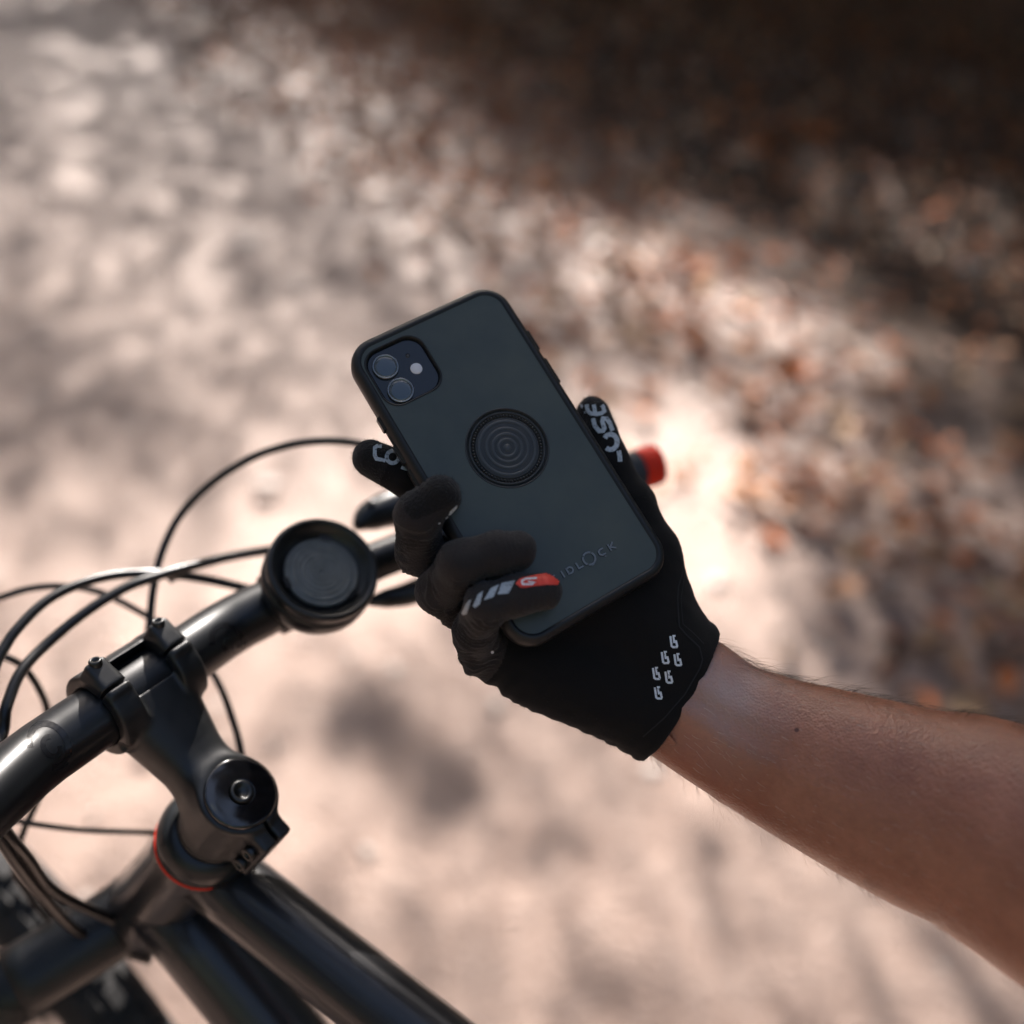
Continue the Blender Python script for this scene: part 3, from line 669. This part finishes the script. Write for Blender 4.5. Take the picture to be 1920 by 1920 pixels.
# the same controls mirrored on the left end of the bar
def mirror(v): v = np.asarray(v, float); return v - 2 * np.multiply.outer((v - BO) @ BR, BR)
def mvt(pts): v, f = vtube(pts); return mirror(v), [q[::-1] for q in f]
lever2 = part_cam('brake_lever', mvt([(668, 988, 585, 3), (690, 970, 592, 9), (730, 954, 600, 11), (800, 930, 615, 12), (880, 900, 640, 11), (930, 895, 650, 7)]), M['black_plastic'], bike)
part_cam('lever_blade', mvt([(880, 900, 640, 5), (980, 850, 690, 5), (1080, 805, 735, 4.5), (1140, 790, 760, 4.5)]), M['black_alloy'], lever2)
part_cam('shift_lever', mvt([(690, 1128, 560, 2.5), (725, 1122, 565, 5.5), (770, 1112, 575, 7), (830, 1085, 590, 8), (900, 1040, 600, 9)]), M['black_plastic'], bike)
LEFT = [mirror(C(672, 986, 586)), mirror(C(700, 1126, 562)), mirror(C(720, 1124, 565)), bar_pt(-150) + BS * 14]
# cables and hoses
def cable(pts, r, n=60, m='housing', first=None, last=None):
    P = [C(*p) for p in pts]
    if first is not None: P = [first] + P
    if last is not None: P = P + [last]
    return part_cam('cable', tube(catmull(P, n), r * 1.14, 12), M[m], bike)
cable([(720, 862, 560), (690, 838, 562), (655, 829, 565), (600, 827, 568), (540, 835, 572), (475, 857, 576), (400, 903, 578), (340, 963, 578), (306, 1028, 574), (290, 1090, 568), (282, 1150, 562), (279, 1215, 560), (290, 1330, 570), (330, 1480, 600)], 2.0)
cable([(600, 1015, 600), (515, 1030, 590), (430, 1044, 575), (340, 1067, 555), (290, 1082, 545), (235, 1102, 535), (160, 1148, 520), (85, 1210, 505), (38, 1262, 490), (12, 1325, 478), (-20, 1420, 462)], 2.45, last=LEFT[3])
cable([(590, 1140, 585), (500, 1114, 580), (400, 1089, 570), (310, 1076, 555), (225, 1077, 545), (150, 1095, 530), (85, 1128, 515), (32, 1180, 500), (2, 1225, 490), (-60, 1330, 465)], 2.3, last=LEFT[0])
cable([(-90, 1190, 540), (-30, 1135, 560), (10, 1117, 560), (60, 1103, 565), (115, 1099, 570), (180, 1108, 575), (240, 1135, 580), (300, 1170, 580), (345, 1200, 575), (390, 1250, 570), (416, 1295, 565), (438, 1355, 560), (452, 1410, 555), (458, 1470, 560), (450, 1560, 570), (380, 1700, 600)], 1.75, first=LEFT[1])
cable([(-90, 1270, 520), (-20, 1234, 540), (12, 1233, 540), (45, 1252, 545), (72, 1290, 550), (88, 1330, 555), (92, 1380, 560), (84, 1450, 560), (66, 1510, 560), (42, 1565, 560), (30, 1640, 570), (120, 1760, 600)], 1.7, first=LEFT[2])
cable([(-60, 1500, 530), (-10, 1528, 540), (20, 1536, 540), (70, 1546, 545), (150, 1556, 555), (220, 1559, 560), (290, 1562, 570), (350, 1570, 590)], 1.35, first=LEFT[3])
cable([(-90, 1440, 440), (-40, 1490, 455), (-8, 1535, 460), (20, 1572, 470), (52, 1610, 490), (100, 1670, 520), (200, 1720, 560), (300, 1760, 590)], 2.6, first=LEFT[0] - BA * 6)
cable([(-90, 1480, 445), (-30, 1530, 458), (0, 1570, 465), (26, 1612, 480), (70, 1670, 510), (150, 1750, 560), (280, 1800, 590)], 2.6, first=LEFT[1] - BA * 6)
part_cam('cable_clip', box(C(333, 1074, 562), BR, BS, BA, 6, 2.6, 3), M['black_plastic'], bike, smooth=False)

# ================================================================== PHONE
phone = thing('smartphone', 'dark smartphone in a black rubber case, its camera side facing up, held over the handlebar', 'smartphone', tuple(world(PT)[0]))
def rrect(hw, hh, r, n=12, cx=0, cy=0):
    out = []
    for (sx, sy, a0) in ((1, 1, 0), (-1, 1, 90), (-1, -1, 180), (1, -1, 270)):
        for t in np.linspace(0, 90, n):
            a = math.radians(a0 + t); out.append((cx + sx * (hw - r) + r * math.cos(a), cy + sy * (hh - r) + r * math.sin(a)))
    return np.array(out)
HW, HH, RC = 40.6, 78.2, 13.2
def pring(inset, z): q = rrect(HW - inset, HH - inset, max(RC - inset, 1)); return PH(q[:, 0], q[:, 1], z)
part_cam('case_edge', loft([pring(4, -6.6), pring(1.6, -6.4), pring(.5, -5.2), pring(0, -3.2), pring(0, .4), pring(.35, 2.0), pring(1.2, 3.5), pring(2.4, 4.35), pring(3.1, 4.6), pring(3.5, 4.6), pring(3.7, 4.55), pring(4.4, 3.75), pring(4.9, 3.7)], True, False), M['rubber_dark'], phone)
cut = rrect(14.9, 14.9, 8.2, 10, -20.6, 57.0); hole = arc((1.9, 3.7), 18.5, 18.5, 0, 360, 73)[:-1]; outer = rrect(HW - 4.5, HH - 4.5, RC - 4.5)
def face_plate():
    bm = bmesh.new(); es_ = []
    for lp in (outer, cut, hole):
        vs = [bm.verts.new((x, y, 0)) for x, y in lp]; es_ += [bm.edges.new((vs[i], vs[(i + 1) % len(vs)])) for i in range(len(vs))]
    bmesh.ops.triangle_fill(bm, use_beauty=True, edges=es_); bm.verts.index_update()
    v = np.array([x.co[:] for x in bm.verts]); f = []
    for fc in bm.faces:
        ids = [x.index for x in fc.verts]; f.append(ids if fc.normal.z > 0 else ids[::-1])
    bm.free(); return PH(v[:, 0], v[:, 1], 3.95), f
case = part_cam('case_back', face_plate(), M['rubber'], phone, smooth=False)
mb = MB()
def lring(lp, c, k, z): q = (lp - c) * k + c; return PH(q[:, 0], q[:, 1], z)
c0 = np.array([-20.6, 57.0])
mb.add(*W1(loft([lring(cut, c0, 1.0, 3.9), lring(cut, c0, .99, 4.3), lring(cut, c0, .975, 4.35), lring(cut, c0, .935, 3.7), lring(cut, c0, .925, 1.2)], False, False)))
mb.build('camera_recess', M['rubber_dark'], case)
ci = rrect(13.7, 13.7, 7.2, 10, -20.6, 57.0)
module = part_cam('camera_module', loft([lring(ci, c0, 1, 1.0), lring(ci, c0, 1, 1.9), lring(ci, c0, .97, 2.1)], True, True), M['glass_black'], phone, smooth=False)
def lens(x, y):
    o = PH(x, y, 2.1); l = part_cam('lens', lathe([(6.0, -.5), (6.0, 1.1), (5.7, 1.4), (5.3, 1.4), (5.1, 1.0)], o, PR[:, 2], 48), M['lens_ring'], module)
    part_cam('lens_glass', lathe([(5.2, .9), (5.0, 1.12), (3.4, 1.3), (1.6, 1.36), (0, 1.38)], o, PR[:, 2], 48), M['lens'], l)
lens(-26.6, 62.4); lens(-26.2, 49.4)
part_cam('flash', lathe([(2.7, -.3), (2.7, .15), (2.3, .35), (0, .4)], PH(-14.6, 55.7, 2.1), PR[:, 2], 28), M['flash'], module)
part_cam('microphone', lathe([(1.0, -.3), (1.0, .06), (0, .06)], PH(-14.9, 63.0, 2.1), PR[:, 2], 18), M['gloss_black'], module)
# docking disc in the back
oD = PH(1.9, 3.7, 3.95); nD = PR[:, 2]
disc = part_cam('docking_disc', lathe([(19.0, -.6), (19.0, -.02), (18.7, .28), (18.3, .2), (18.1, -.5), (17.7, -1.2), (17.5, -1.2), (17.3, -.4), (16.9, -.1), (16.3, -.2), (16.2, -.9), (14.4, -.9), (14.3, -.35), (13.9, -.25), (0, -.25)], oD, nD, 96), M['disc'], phone)
for q in (12.6, 9.3, 6.6, 4.0):
    part_cam('disc_ring', lathe([(q + .75, -.3), (q + .7, -.1), (q - .7, -.1), (q - .75, -.3)], oD, nD, 72), M['disc_ring'], disc)
part_cam('disc_ring', lathe([(1.9, -.3), (1.85, -.18), (0, -.18)], oD, nD, 40), M['disc_ring'], disc)
bd = MB()
for i in range(66):
    t = i / 66 * 2 * math.pi; p = oD + PR[:, 0] * 15.3 * math.cos(t) + PR[:, 1] * 15.3 * math.sin(t)
    bd.add(*W1(lathe([(.66, -.95), (.62, -.3), (.38, -.02), (0, .05)], p, nD, 9)))
bd.build('bead_ring', M['black_plastic'], disc)
# raised lettering FIDLOCK
def letters(w_, zt):
    y0, y1 = -58.7, -55.6; ym = .5 * (y0 + y1); S_ = []
    def P(x, pts): return stroke([(x + a, y0 + b * (y1 - y0)) for a, b in pts], w_)
    S_ += P(-12.5, [(0, 0), (0, 1)]) + P(-12.5, [(0, .95), (2.3, .95)]) + P(-12.5, [(0, .5), (1.9, .5)])
    S_ += P(-6.9, [(0, 0), (0, 1)])
    S_ += P(-4.4, [(0, 0), (0, 1)]) + P(-4.4, [(0, .92), (1.7, .92), (2.5, .68), (2.5, .32), (1.7, .08), (0, .08)])
    S_ += P(.7, [(0, 1), (0, .08), (2.3, .08)])
    for a0, a1 in ((-52, 36), (46, 128), (138, 222), (236, 304)): S_ += stroke(arc((7.0, -56.9), 2.75, 2.75, a0, a1, 9), w_ + .12)
    S_ += stroke([(7.0, -60.3), (7.0, -59.9)], 1.3) + stroke([(14.0, -59.7), (14.0, -59.3)], .7)
    S_ += P(12.2, [(2.6, .92), (.9, .92), (0, .7), (0, .3), (.9, .08), (2.6, .08)])
    S_ += P(17.6, [(0, 0), (0, 1)]) + P(17.6, [(2.5, 1), (.5, .5), (2.6, 0)])
    out = MB()
    for q in S_:
        q = np.asarray(q); ar = .5 * np.sum(q[:, 0] * np.roll(q[:, 1], -1) - q[:, 1] * np.roll(q[:, 0], -1)); q = q if ar > 0 else q[::-1]; c = q.mean(0)
        out.add(*W1(loft([PH(q[:, 0], q[:, 1], 3.9), PH(q[:, 0], q[:, 1], zt)], False, True)))
    return out
letters(1.15, 4.02).build('lettering_groove_shade', M['gloss_black'], case, smooth=False, kind='stuff')  # dark rim painted in place of the shaded groove round each letter
letters(.74, 4.45).build('lettering', M['embossed'], case, smooth=False, kind='stuff')
bt = MB()
def side_bump(y, hl, sgn):
    out = []
    for z, o_, k in ((-3.4, -.3, 1), (-2.6, 1.0, .92), (1.0, 1.0, .92), (1.8, -.3, 1)):
        out.append(PH(np.array([sgn * (HW - 1), sgn * (HW + o_), sgn * (HW + o_), sgn * (HW - 1)]), np.array([y - hl, y - hl * k, y + hl * k, y + hl]), z))
    return loft(out, True, True)
for y, hl in ((44, 5.5), (27, 7)): part_cam('side_button', side_bump(y, hl, 1), M['rubber_dark'], phone, smooth=False)
for y, hl in ((40, 3.5), (24, 5), (11, 5)): part_cam('side_button', side_bump(y, hl, -1), M['rubber_dark'], phone, smooth=False)
part_cam('screen', loft([lring(rrect(37, 74.5, 10), np.zeros(2), 1, -6.75), lring(rrect(37, 74.5, 10), np.zeros(2), 1, -6.3)], True, True), M['glass_black'], phone, smooth=False)

# ================================================================== PERSON: gloved right hand and forearm
pbase = world(C(1275, 1300, 452))[0]
person = thing('person', 'bare right forearm and black gloved hand reaching in and gripping the phone', 'person', tuple(pbase))
def build_glove():
    pts = dict(w1=(1297, 1262, 455), w2=(1251, 1338, 455), im=(1030, 975, 459), mm=(985, 1050, 458), rm=(955, 1130, 455), pm=(948, 1215, 450))
    P = {k: C(*v) for k, v in pts.items()}
    fd = Field((-82, -112, -492), (95, 62, -392), .85)
    palm = fd.V.copy()
    def ext(a, b, t): return a + (b - a) * t
    ax_ = C(1360, 1360, 446) - C(1275, 1300, 452)                       # towards the elbow
    add_cone(fd, palm, P['w1'], P['w1'] + ax_ * .8, 21.5, 21.5, 8); add_cone(fd, palm, P['w2'], P['w2'] + ax_ * .8, 21.5, 21.5, 8)
    for k, r in (('im', 13), ('mm', 13.5), ('rm', 13), ('pm', 12.5)):
        add_cone(fd, palm, ext(P['w1'], P['w2'], {'im': .1, 'mm': .35, 'rm': .65, 'pm': .95}[k]), P[k], 20, r, 9)
    add_cone(fd, palm, C(1212, 1331, 452), C(990, 1258, 450), 19.5, 15.5, 10)        # heel of the hand
    add_cone(fd, palm, C(1250, 1215, 456), C(1222, 1042, 461), 20, 12.5, 10)         # ball of the thumb
    add_cone(fd, palm, C(1190, 1180, 457), C(1050, 1010, 460), 16, 12, 10)
    fingers = {
        'thumb': [(1222, 1042, 461, 12.5), (1182, 945, 464, 11), (1141, 866, 467, 9.3), (1112, 775, 472, 8.2)],
        'index': [(1030, 975, 459, 12), (850, 936, 452, 10.5), (768, 894, 450, 9.8), (694, 859, 449, 8.4)],
        'middle': [(985, 1050, 458, 12), (850, 1062, 450, 11), (788, 1034, 437, 10.2), (784, 965, 419, 9.6), (826, 930, 417.5, 9.0)],
        'ring': [(955, 1130, 455, 11.5), (868, 1138, 447, 10.6), (824, 1108, 432, 9.8), (866, 1054, 413, 9.4), (930, 1036, 414, 8.9), (968, 1033, 417, 8.5)],
        'pinky': [(948, 1215, 450, 11.5), (908, 1226, 446, 10.4), (889, 1186, 430, 9.2), (912, 1133, 410, 8.8), (970, 1116, 412, 8.4), (1018, 1110, 415.5, 8.0)]}
    total = palm.copy()
    for nm, ch in fingers.items():
        V = fd.V.copy()
        for a, b in zip(ch[:-1], ch[1:]): add_cone(fd, V, C(*a[:3]), C(*b[:3]), a[3], b[3], 3.5)
        m = V < 20
        total[m] = np.minimum(total[m], smin(palm[m], V[m], 7))
    # cuff: cut along the hem, which bulges towards the forearm on the palm side
    p1, p2, p3 = C(1339, 1191, 456), C(1204, 1412, 456), C(1303, 1297, 432)
    n = np.cross(p2 - p1, p3 - p1); n /= np.linalg.norm(n); n = n if n.dot(ax_) > 0 else -n
    sl, g = fd.sub(fd.lo, fd.lo + fd.n * fd.h)
    e = g[0] * n[0] + g[1] * n[1] + g[2] * n[2] - p1.dot(n)
    hem = np.clip(1 - np.abs(e + 2.6) / 3.0, 0, 1); total = total - .7 * hem * hem * (3 - 2 * hem)
    total = np.maximum(total, e)
    # the phone presses into palm and fingers
    q = [(g[0] - PT[0]) * PR[0, i] + (g[1] - PT[1]) * PR[1, i] + (g[2] - PT[2]) * PR[2, i] for i in range(3)]
    rc = RC; dx = np.abs(q[0]) - (HW - rc); dy = np.abs(q[1]) - (HH - rc)
    d2 = np.hypot(np.maximum(dx, 0), np.maximum(dy, 0)) + np.minimum(np.maximum(dx, dy), 0) - rc
    dz = np.abs(q[2] + 1.0) - 5.6; rd = 1.5
    ph = np.minimum(np.maximum(d2 + rd, dz + rd), 0) + np.hypot(np.maximum(d2 + rd, 0), np.maximum(dz + rd, 0)) - rd
    total = np.maximum(total, .25 - ph)
    v, Q = surface_nets(total, fd.lo, fd.h, 2)
    return v, Q, fingers
gv, gQ, FING = build_glove()
gN = vnormals(gv, gQ)
def fold(v):
    """cloth folds: soft creases round the bent joints, slack at the heel and at the finger roots"""
    out = np.zeros(len(v)); ph = np.array([noise.noise(Vector((p * .055).tolist())) for p in v])
    ph2 = np.array([noise.noise(Vector((p * .16 + 9).tolist())) for p in v])
    ph3 = np.array([noise.noise(Vector((p * .09 + 31).tolist())) for p in v])
    for nm in ('middle', 'ring', 'pinky'):
        ch = FING[nm]
        for i in range(1, len(ch) - 1):
            a, b = C(*ch[i][:3]), C(*ch[i + 1][:3]); ba = b - a; L = np.linalg.norm(ba); ba = ba / L
            t = (v - a) @ ba; d = np.linalg.norm(v - a - np.clip(t, 0, L)[:, None] * ba, axis=1)
            m = np.clip((ch[i][3] + 2.2 - d) / 2, 0, 1) * (t > -2) * (t < L + 2) * (1.0 if i < 3 else .35)
            out += m * .80 * (1 - 2 * np.abs(np.sin(t * .95 + ph * 6 + ph2 * 2.0))) * np.clip(.5 + 1.8 * ph3, 0, 1)
    out += .35 * ph2 + .5 * ph
    # slack pleats where the little finger meets the heel
    c = C(905, 1270, 445); d = np.linalg.norm(v - c, axis=1); out += .9 * np.exp(-(d / 14) ** 2) * np.sin((v @ np.array([.45, -.85, .25])) * .95 + ph * 2)
    # puckered outer seam of the heel
    c1, c2 = C(940, 1325, 452), C(1195, 1412, 454); u = (c2 - c1) / np.linalg.norm(c2 - c1); t = (v - c1) @ u; d = np.linalg.norm(v - c1 - t[:, None] * u, axis=1)
    out += .45 * np.exp(-(d / 7) ** 2) * np.sin(t * .9 + ph * 4) * (t > -5)
    return out
qz = (gv - PT) @ PR; 
dphone = np.maximum(np.maximum(np.abs(qz[:, 0]) - HW, np.abs(qz[:, 1]) - HH), np.abs(qz[:, 2] + 1) - 5.6)
gv = gv + gN * (fold(gv) * np.clip((dphone - .4) / 2.0, 0, 1))[:, None]
# cloth kinds by place: terry at the finger tips, knit on the finger backs, suede on the palm
fc = gv[gQ].mean(1); fpx = np.stack([960 + F * fc[:, 0] / -fc[:, 2], 960 - F * fc[:, 1] / -fc[:, 2]], 1)
gm = np.full(len(gQ), 1)
for nm in ('middle', 'ring', 'pinky'):
    for a, b in zip(FING[nm][1:-1], FING[nm][2:]):
        A_, B_ = C(*a[:3]), C(*b[:3]); t = np.clip((fc - A_) @ (B_ - A_) / (B_ - A_).dot(B_ - A_), 0, 1); gm[np.linalg.norm(fc - A_ - t[:, None] * (B_ - A_), axis=1) < a[3] + 2.2] = 0
tipc = C(815, 925, 415); gm[(np.linalg.norm((fc - tipc), axis=1) < 15) & (fpx[:, 1] - 935 < -.42 * (fpx[:, 0] - 775) + 42)] = 2
for nm in ('index', 'thumb'):
    gm[np.linalg.norm(fc - C(*FING[nm][-1][:3]), axis=1) < 13] = 2
glove = link_mesh('glove', world(gv), gQ, None, person, mats=[M['glove'], M['glove_palm'], M['glove_tip']], midx=gm, label='black cycling glove with grey and white print')
gbvh = BVHTree.FromPolygons([tuple(p) for p in gv], [tuple(map(int, q)) for q in gQ])

def z2(pts): return [(640 + x / 4.174, 800 + y / 4.174) for x, y in pts]
def z3(pts): return [(1000 + x / 6.4, 700 + y / 6.4) for x, y in pts]
def z4(pts): return [(840 + x / 3.692, 950 + y / 3.692) for x, y in pts]
def gprint(name, polys, m, step=3, lift=.22, label=None):
    v, f = print_on(gbvh, polys, step, lift, whole=name in ('red_label', 'grey_bar'))
    if f: return link_mesh(name, world(v), f, m, glove, label=label)
gprint('red_label', [np.array(z2([(1365, 1232), (1378, 1212), (1402, 1190), (1500, 1166), (1600, 1150), (1640, 1146), (1682, 1150), (1704, 1212), (1690, 1240), (1600, 1240), (1500, 1250), (1440, 1262), (1402, 1260)]))], M['print_red'], 3, .3)
gprint('label_mark', stroke(z2([(1528, 1190), (1440, 1195), (1412, 1212), (1418, 1236), (1490, 1236), (1508, 1222), (1460, 1216)]), 3.2), M['print_white'], 3, .42)
for q in ([(1255, 1225), (1360, 1205), (1310, 1305), (1220, 1315)], [(1170, 1265), (1235, 1235), (1190, 1335), (1115, 1360)], [(1070, 1315), (1110, 1285), (1085, 1390), (1050, 1418), (1030, 1405)], [(985, 1375), (1020, 1350), (985, 1465), (955, 1474), (942, 1460)]):
    gprint('grey_bar', [np.array(z2(q))], M['skin_print_grey'], 3)
gprint('fingertip_print', [np.array(z2([(835, 692), (850, 660), (872, 640), (905, 612), (900, 640), (850, 692)])), np.array(z2([(812, 712), (830, 700), (832, 712), (815, 722)])), np.array(z2([(755, 757), (768, 746), (776, 754), (760, 764)]))], M['print_white'], 2)
gprint('white_dot', [arc((922.7, 1222.8), 3.0, 3.3, 0, 360, 13)[:-1]], M['print_white'], 3)
# grip marks at the wrist: six squared G marks
for (cx, cy) in ((1562, 935), (1503, 1045), (1590, 1060), (1442, 1155), (1528, 1180), (1455, 1290)):
    k = 1.0
    s_ = stroke(z4([(cx - 23, cy - 38), (cx - 14, cy + 30), (cx - 4, cy + 38), (cx + 20, cy + 38), (cx + 24, cy + 30), (cx + 16, cy - 2), (cx + 2, cy - 2)]), 4.0) + stroke(z4([(cx + 4, cy + 10), (cx - 3, cy - 40), (cx + 12, cy - 40)]), 3.4)
    gprint('grip_mark', s_, M['print_white'], 4)
# lettering on thumb and index finger
th = stroke(z3([(640, 376), (656, 452), (690, 482), (760, 490), (820, 480), (850, 455), (836, 405), (818, 385)]), 7.4) + stroke(z3([(745, 484), (724, 376)]), 7)
gprint('thumb_letter', th, M['skin_print_grey'], 2.5)
gprint('thumb_letter', stroke(z3([(716, 540), (740, 632), (790, 694), (836, 690), (852, 660), (826, 580), (836, 545), (880, 548), (915, 600), (948, 690)]), 8.0), M['skin_print_grey'], 2.5)
gprint('thumb_letter', stroke(z3(arc((925, 825), 78, 92, -150, 130, 18)), 9.0), M['skin_print_grey'], 2.5)
gprint('thumb_letter', stroke(z3([(1020, 930), (1034, 985), (1040, 1060)]), 8.5), M['skin_print_grey'], 2.5)
gprint('thumb_letter', [np.array(z3([(560, 385), (590, 372), (600, 400), (585, 425)])), np.array(z3([(608, 460), (620, 458), (630, 478), (618, 480)]))], M['skin_print_grey'], 2.5)
gprint('index_letter', stroke(z2([(316, 156), (282, 152), (262, 166), (262, 225), (276, 252), (345, 266)]), 7.0), M['skin_print_grey'], 2.5)
gprint('index_letter', stroke(z2(arc((402, 238), 48, 48, 0, 345, 18)), 7.2), M['skin_print_grey'], 2.5)
gprint('index_letter', stroke(z2([(470, 318), (500, 330), (540, 345)]), 6), M['skin_print_grey'], 2.5)
# stitched seams
gprint('seam', stroke(z4([(1625, 440), (1592, 560), (1588, 650), (1600, 830), (1650, 890), (1740, 975), (1762, 1060), (1745, 1120), (1640, 1300), (1500, 1460), (1350, 1592)]), 2.6), M['seam'], 4, .35)
gprint('seam', stroke(z4([(1640, 440), (1610, 640), (1625, 815), (1690, 870), (1770, 950)]), 1.6), M['seam'], 4, .35)

# forearm: one continuous skin surface from inside the cuff to the shoulder
def arm():
    px = [((1300, 1215), (1180, 1395), 455, .70), ((1337, 1196), (1207, 1408), 452, .70), ((1420, 1250), (1300, 1470), 447, .72), ((1520, 1281), (1400, 1535), 441, .76), ((1640, 1308), (1500, 1597), 432, .82), ((1800, 1343), (1640, 1678), 420, .86), ((1980, 1378), (1800, 1764), 403, .88)]
    cs, hw, ht, wd = [], [], [], []
    for u, l, d, k in px:
        a, b = C(*u, d), C(*l, d); cs.append((a + b) / 2); h = np.linalg.norm(a - b) / 2 * .985; hw.append(h); ht.append(h * k); wd.append((a - b) / np.linalg.norm(a - b))
    w0 = wd[-1]
    for c, h in (((255, -162, -362), 48), ((322, -196, -330), 45), ((362, -236, -270), 44), ((372, -262, -180), 48), ((360, -280, -60), 52), ((340, -290, 30), 54)):
        cs.append(np.array(c, float)); hw.append(h); ht.append(h * .93); wd.append(w0)
    n = 130; cs = catmull(cs, n); hw = catmull(np.array(hw)[:, None], n)[:, 0]; ht = catmull(np.array(ht)[:, None], n)[:, 0]; wd = catmull(wd, n)
    T = np.gradient(cs, axis=0); T /= np.linalg.norm(T, axis=1)[:, None]; m = 72; a = np.linspace(0, 2 * np.pi, m, endpoint=False); rings = []
    arcl = np.concatenate([[0], np.cumsum(np.linalg.norm(np.diff(cs, axis=0), axis=1))])
    for i in range(n):
        x = wd[i] - wd[i].dot(T[i]) * T[i]; x /= np.linalg.norm(x); y = np.cross(x, T[i]); y = y if y[2] > 0 else -y
        s = arcl[i]; fade = math.exp(-((s - 10) / 48) ** 2)
        rad = np.ones(m)
        def bump(deg, wdt, amp): return amp * np.exp(-.5 * (((np.degrees(a) - deg + 180) % 360 - 180) / wdt) ** 2)
        rad = rad + fade * (bump(96, 7, .06) + bump(70, 7, .045) - bump(83, 6, .04) - bump(118, 10, .04) + bump(140, 9, .03)) + bump(140, 25, .03) + bump(40, 22, .02)
        if s < 60: rad = rad + .012 * math.exp(-((s - 44) / 3.) ** 2) * np.ones(m)
        rings.append(cs[i] + (rad * hw[i] * np.cos(a))[:, None] * x + (rad * ht[i] * np.sin(a))[:, None] * y)
    return rings
arm_rings = arm()
av, af = loft(arm_rings, True, True)
af = [q[::-1] for q in af]
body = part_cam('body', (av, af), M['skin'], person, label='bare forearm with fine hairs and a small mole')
abvh = BVHTree.FromPolygons([tuple(p) for p in av], [tuple(q) for q in af])
v, f = print_on(abvh, [arc((1494, 1369), 4.5, 4, 0, 360, 13)[:-1]], 3, .12); link_mesh('mole', world(v), f, M['mole'], body)

def hairs():
    mb = MB(); R_ = np.array(arm_rings)
    def grow(i, j, L, lie, mi, r0):
        p = R_[i, j]; c = R_[i].mean(0); nn = p - c; nn /= np.linalg.norm(nn); t = R_[min(i + 1, len(R_) - 1)].mean(0) - c; t /= np.linalg.norm(t); s = np.cross(nn, t)
        d = nn * random.uniform(.35, .8) - t * random.uniform(-.2, .9) * 0 + t * lie + s * random.gauss(0, .5); d /= np.linalg.norm(d)
        b = t * lie * .8 - nn * .45 + s * random.gauss(0, .5)
        pts = [p - nn * .3]; cur = p.copy()
        for k in range(6): cur = cur + d * L / 6; d = d + b * .16; d /= np.linalg.norm(d); pts.append(cur.copy())
        mb.add(*tube(np.array(pts), np.linspace(r0, r0 * .3, 7), 3, False), mi=mi)
    n, m = R_.shape[:2]
    for _ in range(430):                        # upper edge: long dark hairs
        i = random.randint(12, 76); j = int(random.gauss(0, 3.6)) % m; grow(i, j, random.uniform(6, 18), random.uniform(.5, 1.7), 0, .06)
    for _ in range(260):                        # lower edge
        i = random.randint(10, 70); j = int(random.gauss(m / 2, 3.0)) % m; grow(i, j, random.uniform(4, 10), random.uniform(.2, 1.0), 1, .06)
    for _ in range(420):                        # short fair hairs over the inner side
        i = random.randint(16, 74); j = random.randint(4, m // 2 - 4); grow(i, j, random.uniform(3, 7), random.uniform(1.2, 2.4), 1, .07)
    return link_mesh('arm_hair', world(np.concatenate(mb.v)), mb.f, None, person, mats=[M['hair'], M['hair_fair']], midx=mb.mi, kind='stuff')
hairs()

def fuzz():
    mb = MB(); tri = []
    cen = [(C(815, 925, 415), 15, 1500), (C(*FING['index'][-1][:3]), 16, 1100), (C(*FING['thumb'][-1][:3]), 14, 500), (C(1180, 930, 462), 20, 500), (C(1050, 1370, 450), 26, 900), (C(1150, 1400, 450), 20, 500), (C(*FING['ring'][-1][:3]), 7, 200), (C(*FING['pinky'][-1][:3]), 7, 200), (C(900, 1270, 445), 12, 250)]
    NN = vnormals(gv, gQ); V = []; Fc = []
    for c, r, n in cen:
        w = np.where(np.linalg.norm(gv - c, axis=1) < r)[0]
        if not len(w): continue
        for i in rng.choice(w, n):
            p = gv[i] + rng.normal(size=3) * .3; d = NN[i] + rng.normal(size=3) * .45; d /= np.linalg.norm(d); sd = np.cross(d, rng.normal(size=3)); sd /= np.linalg.norm(sd); L = rng.uniform(.5, 1.3)
            o = len(V); V += [p - d * .2 + sd * .05, p - d * .2 - sd * .05, p + d * L * .6 - sd * .03, p + d * L + sd * L * .15, p + d * L * .6 + sd * .03]; Fc.append([o, o + 1, o + 2, o + 3, o + 4])
    return link_mesh('fuzz', world(np.array(V)), Fc, M['glove_tip'], glove, smooth=False, kind='stuff')
fuzz()
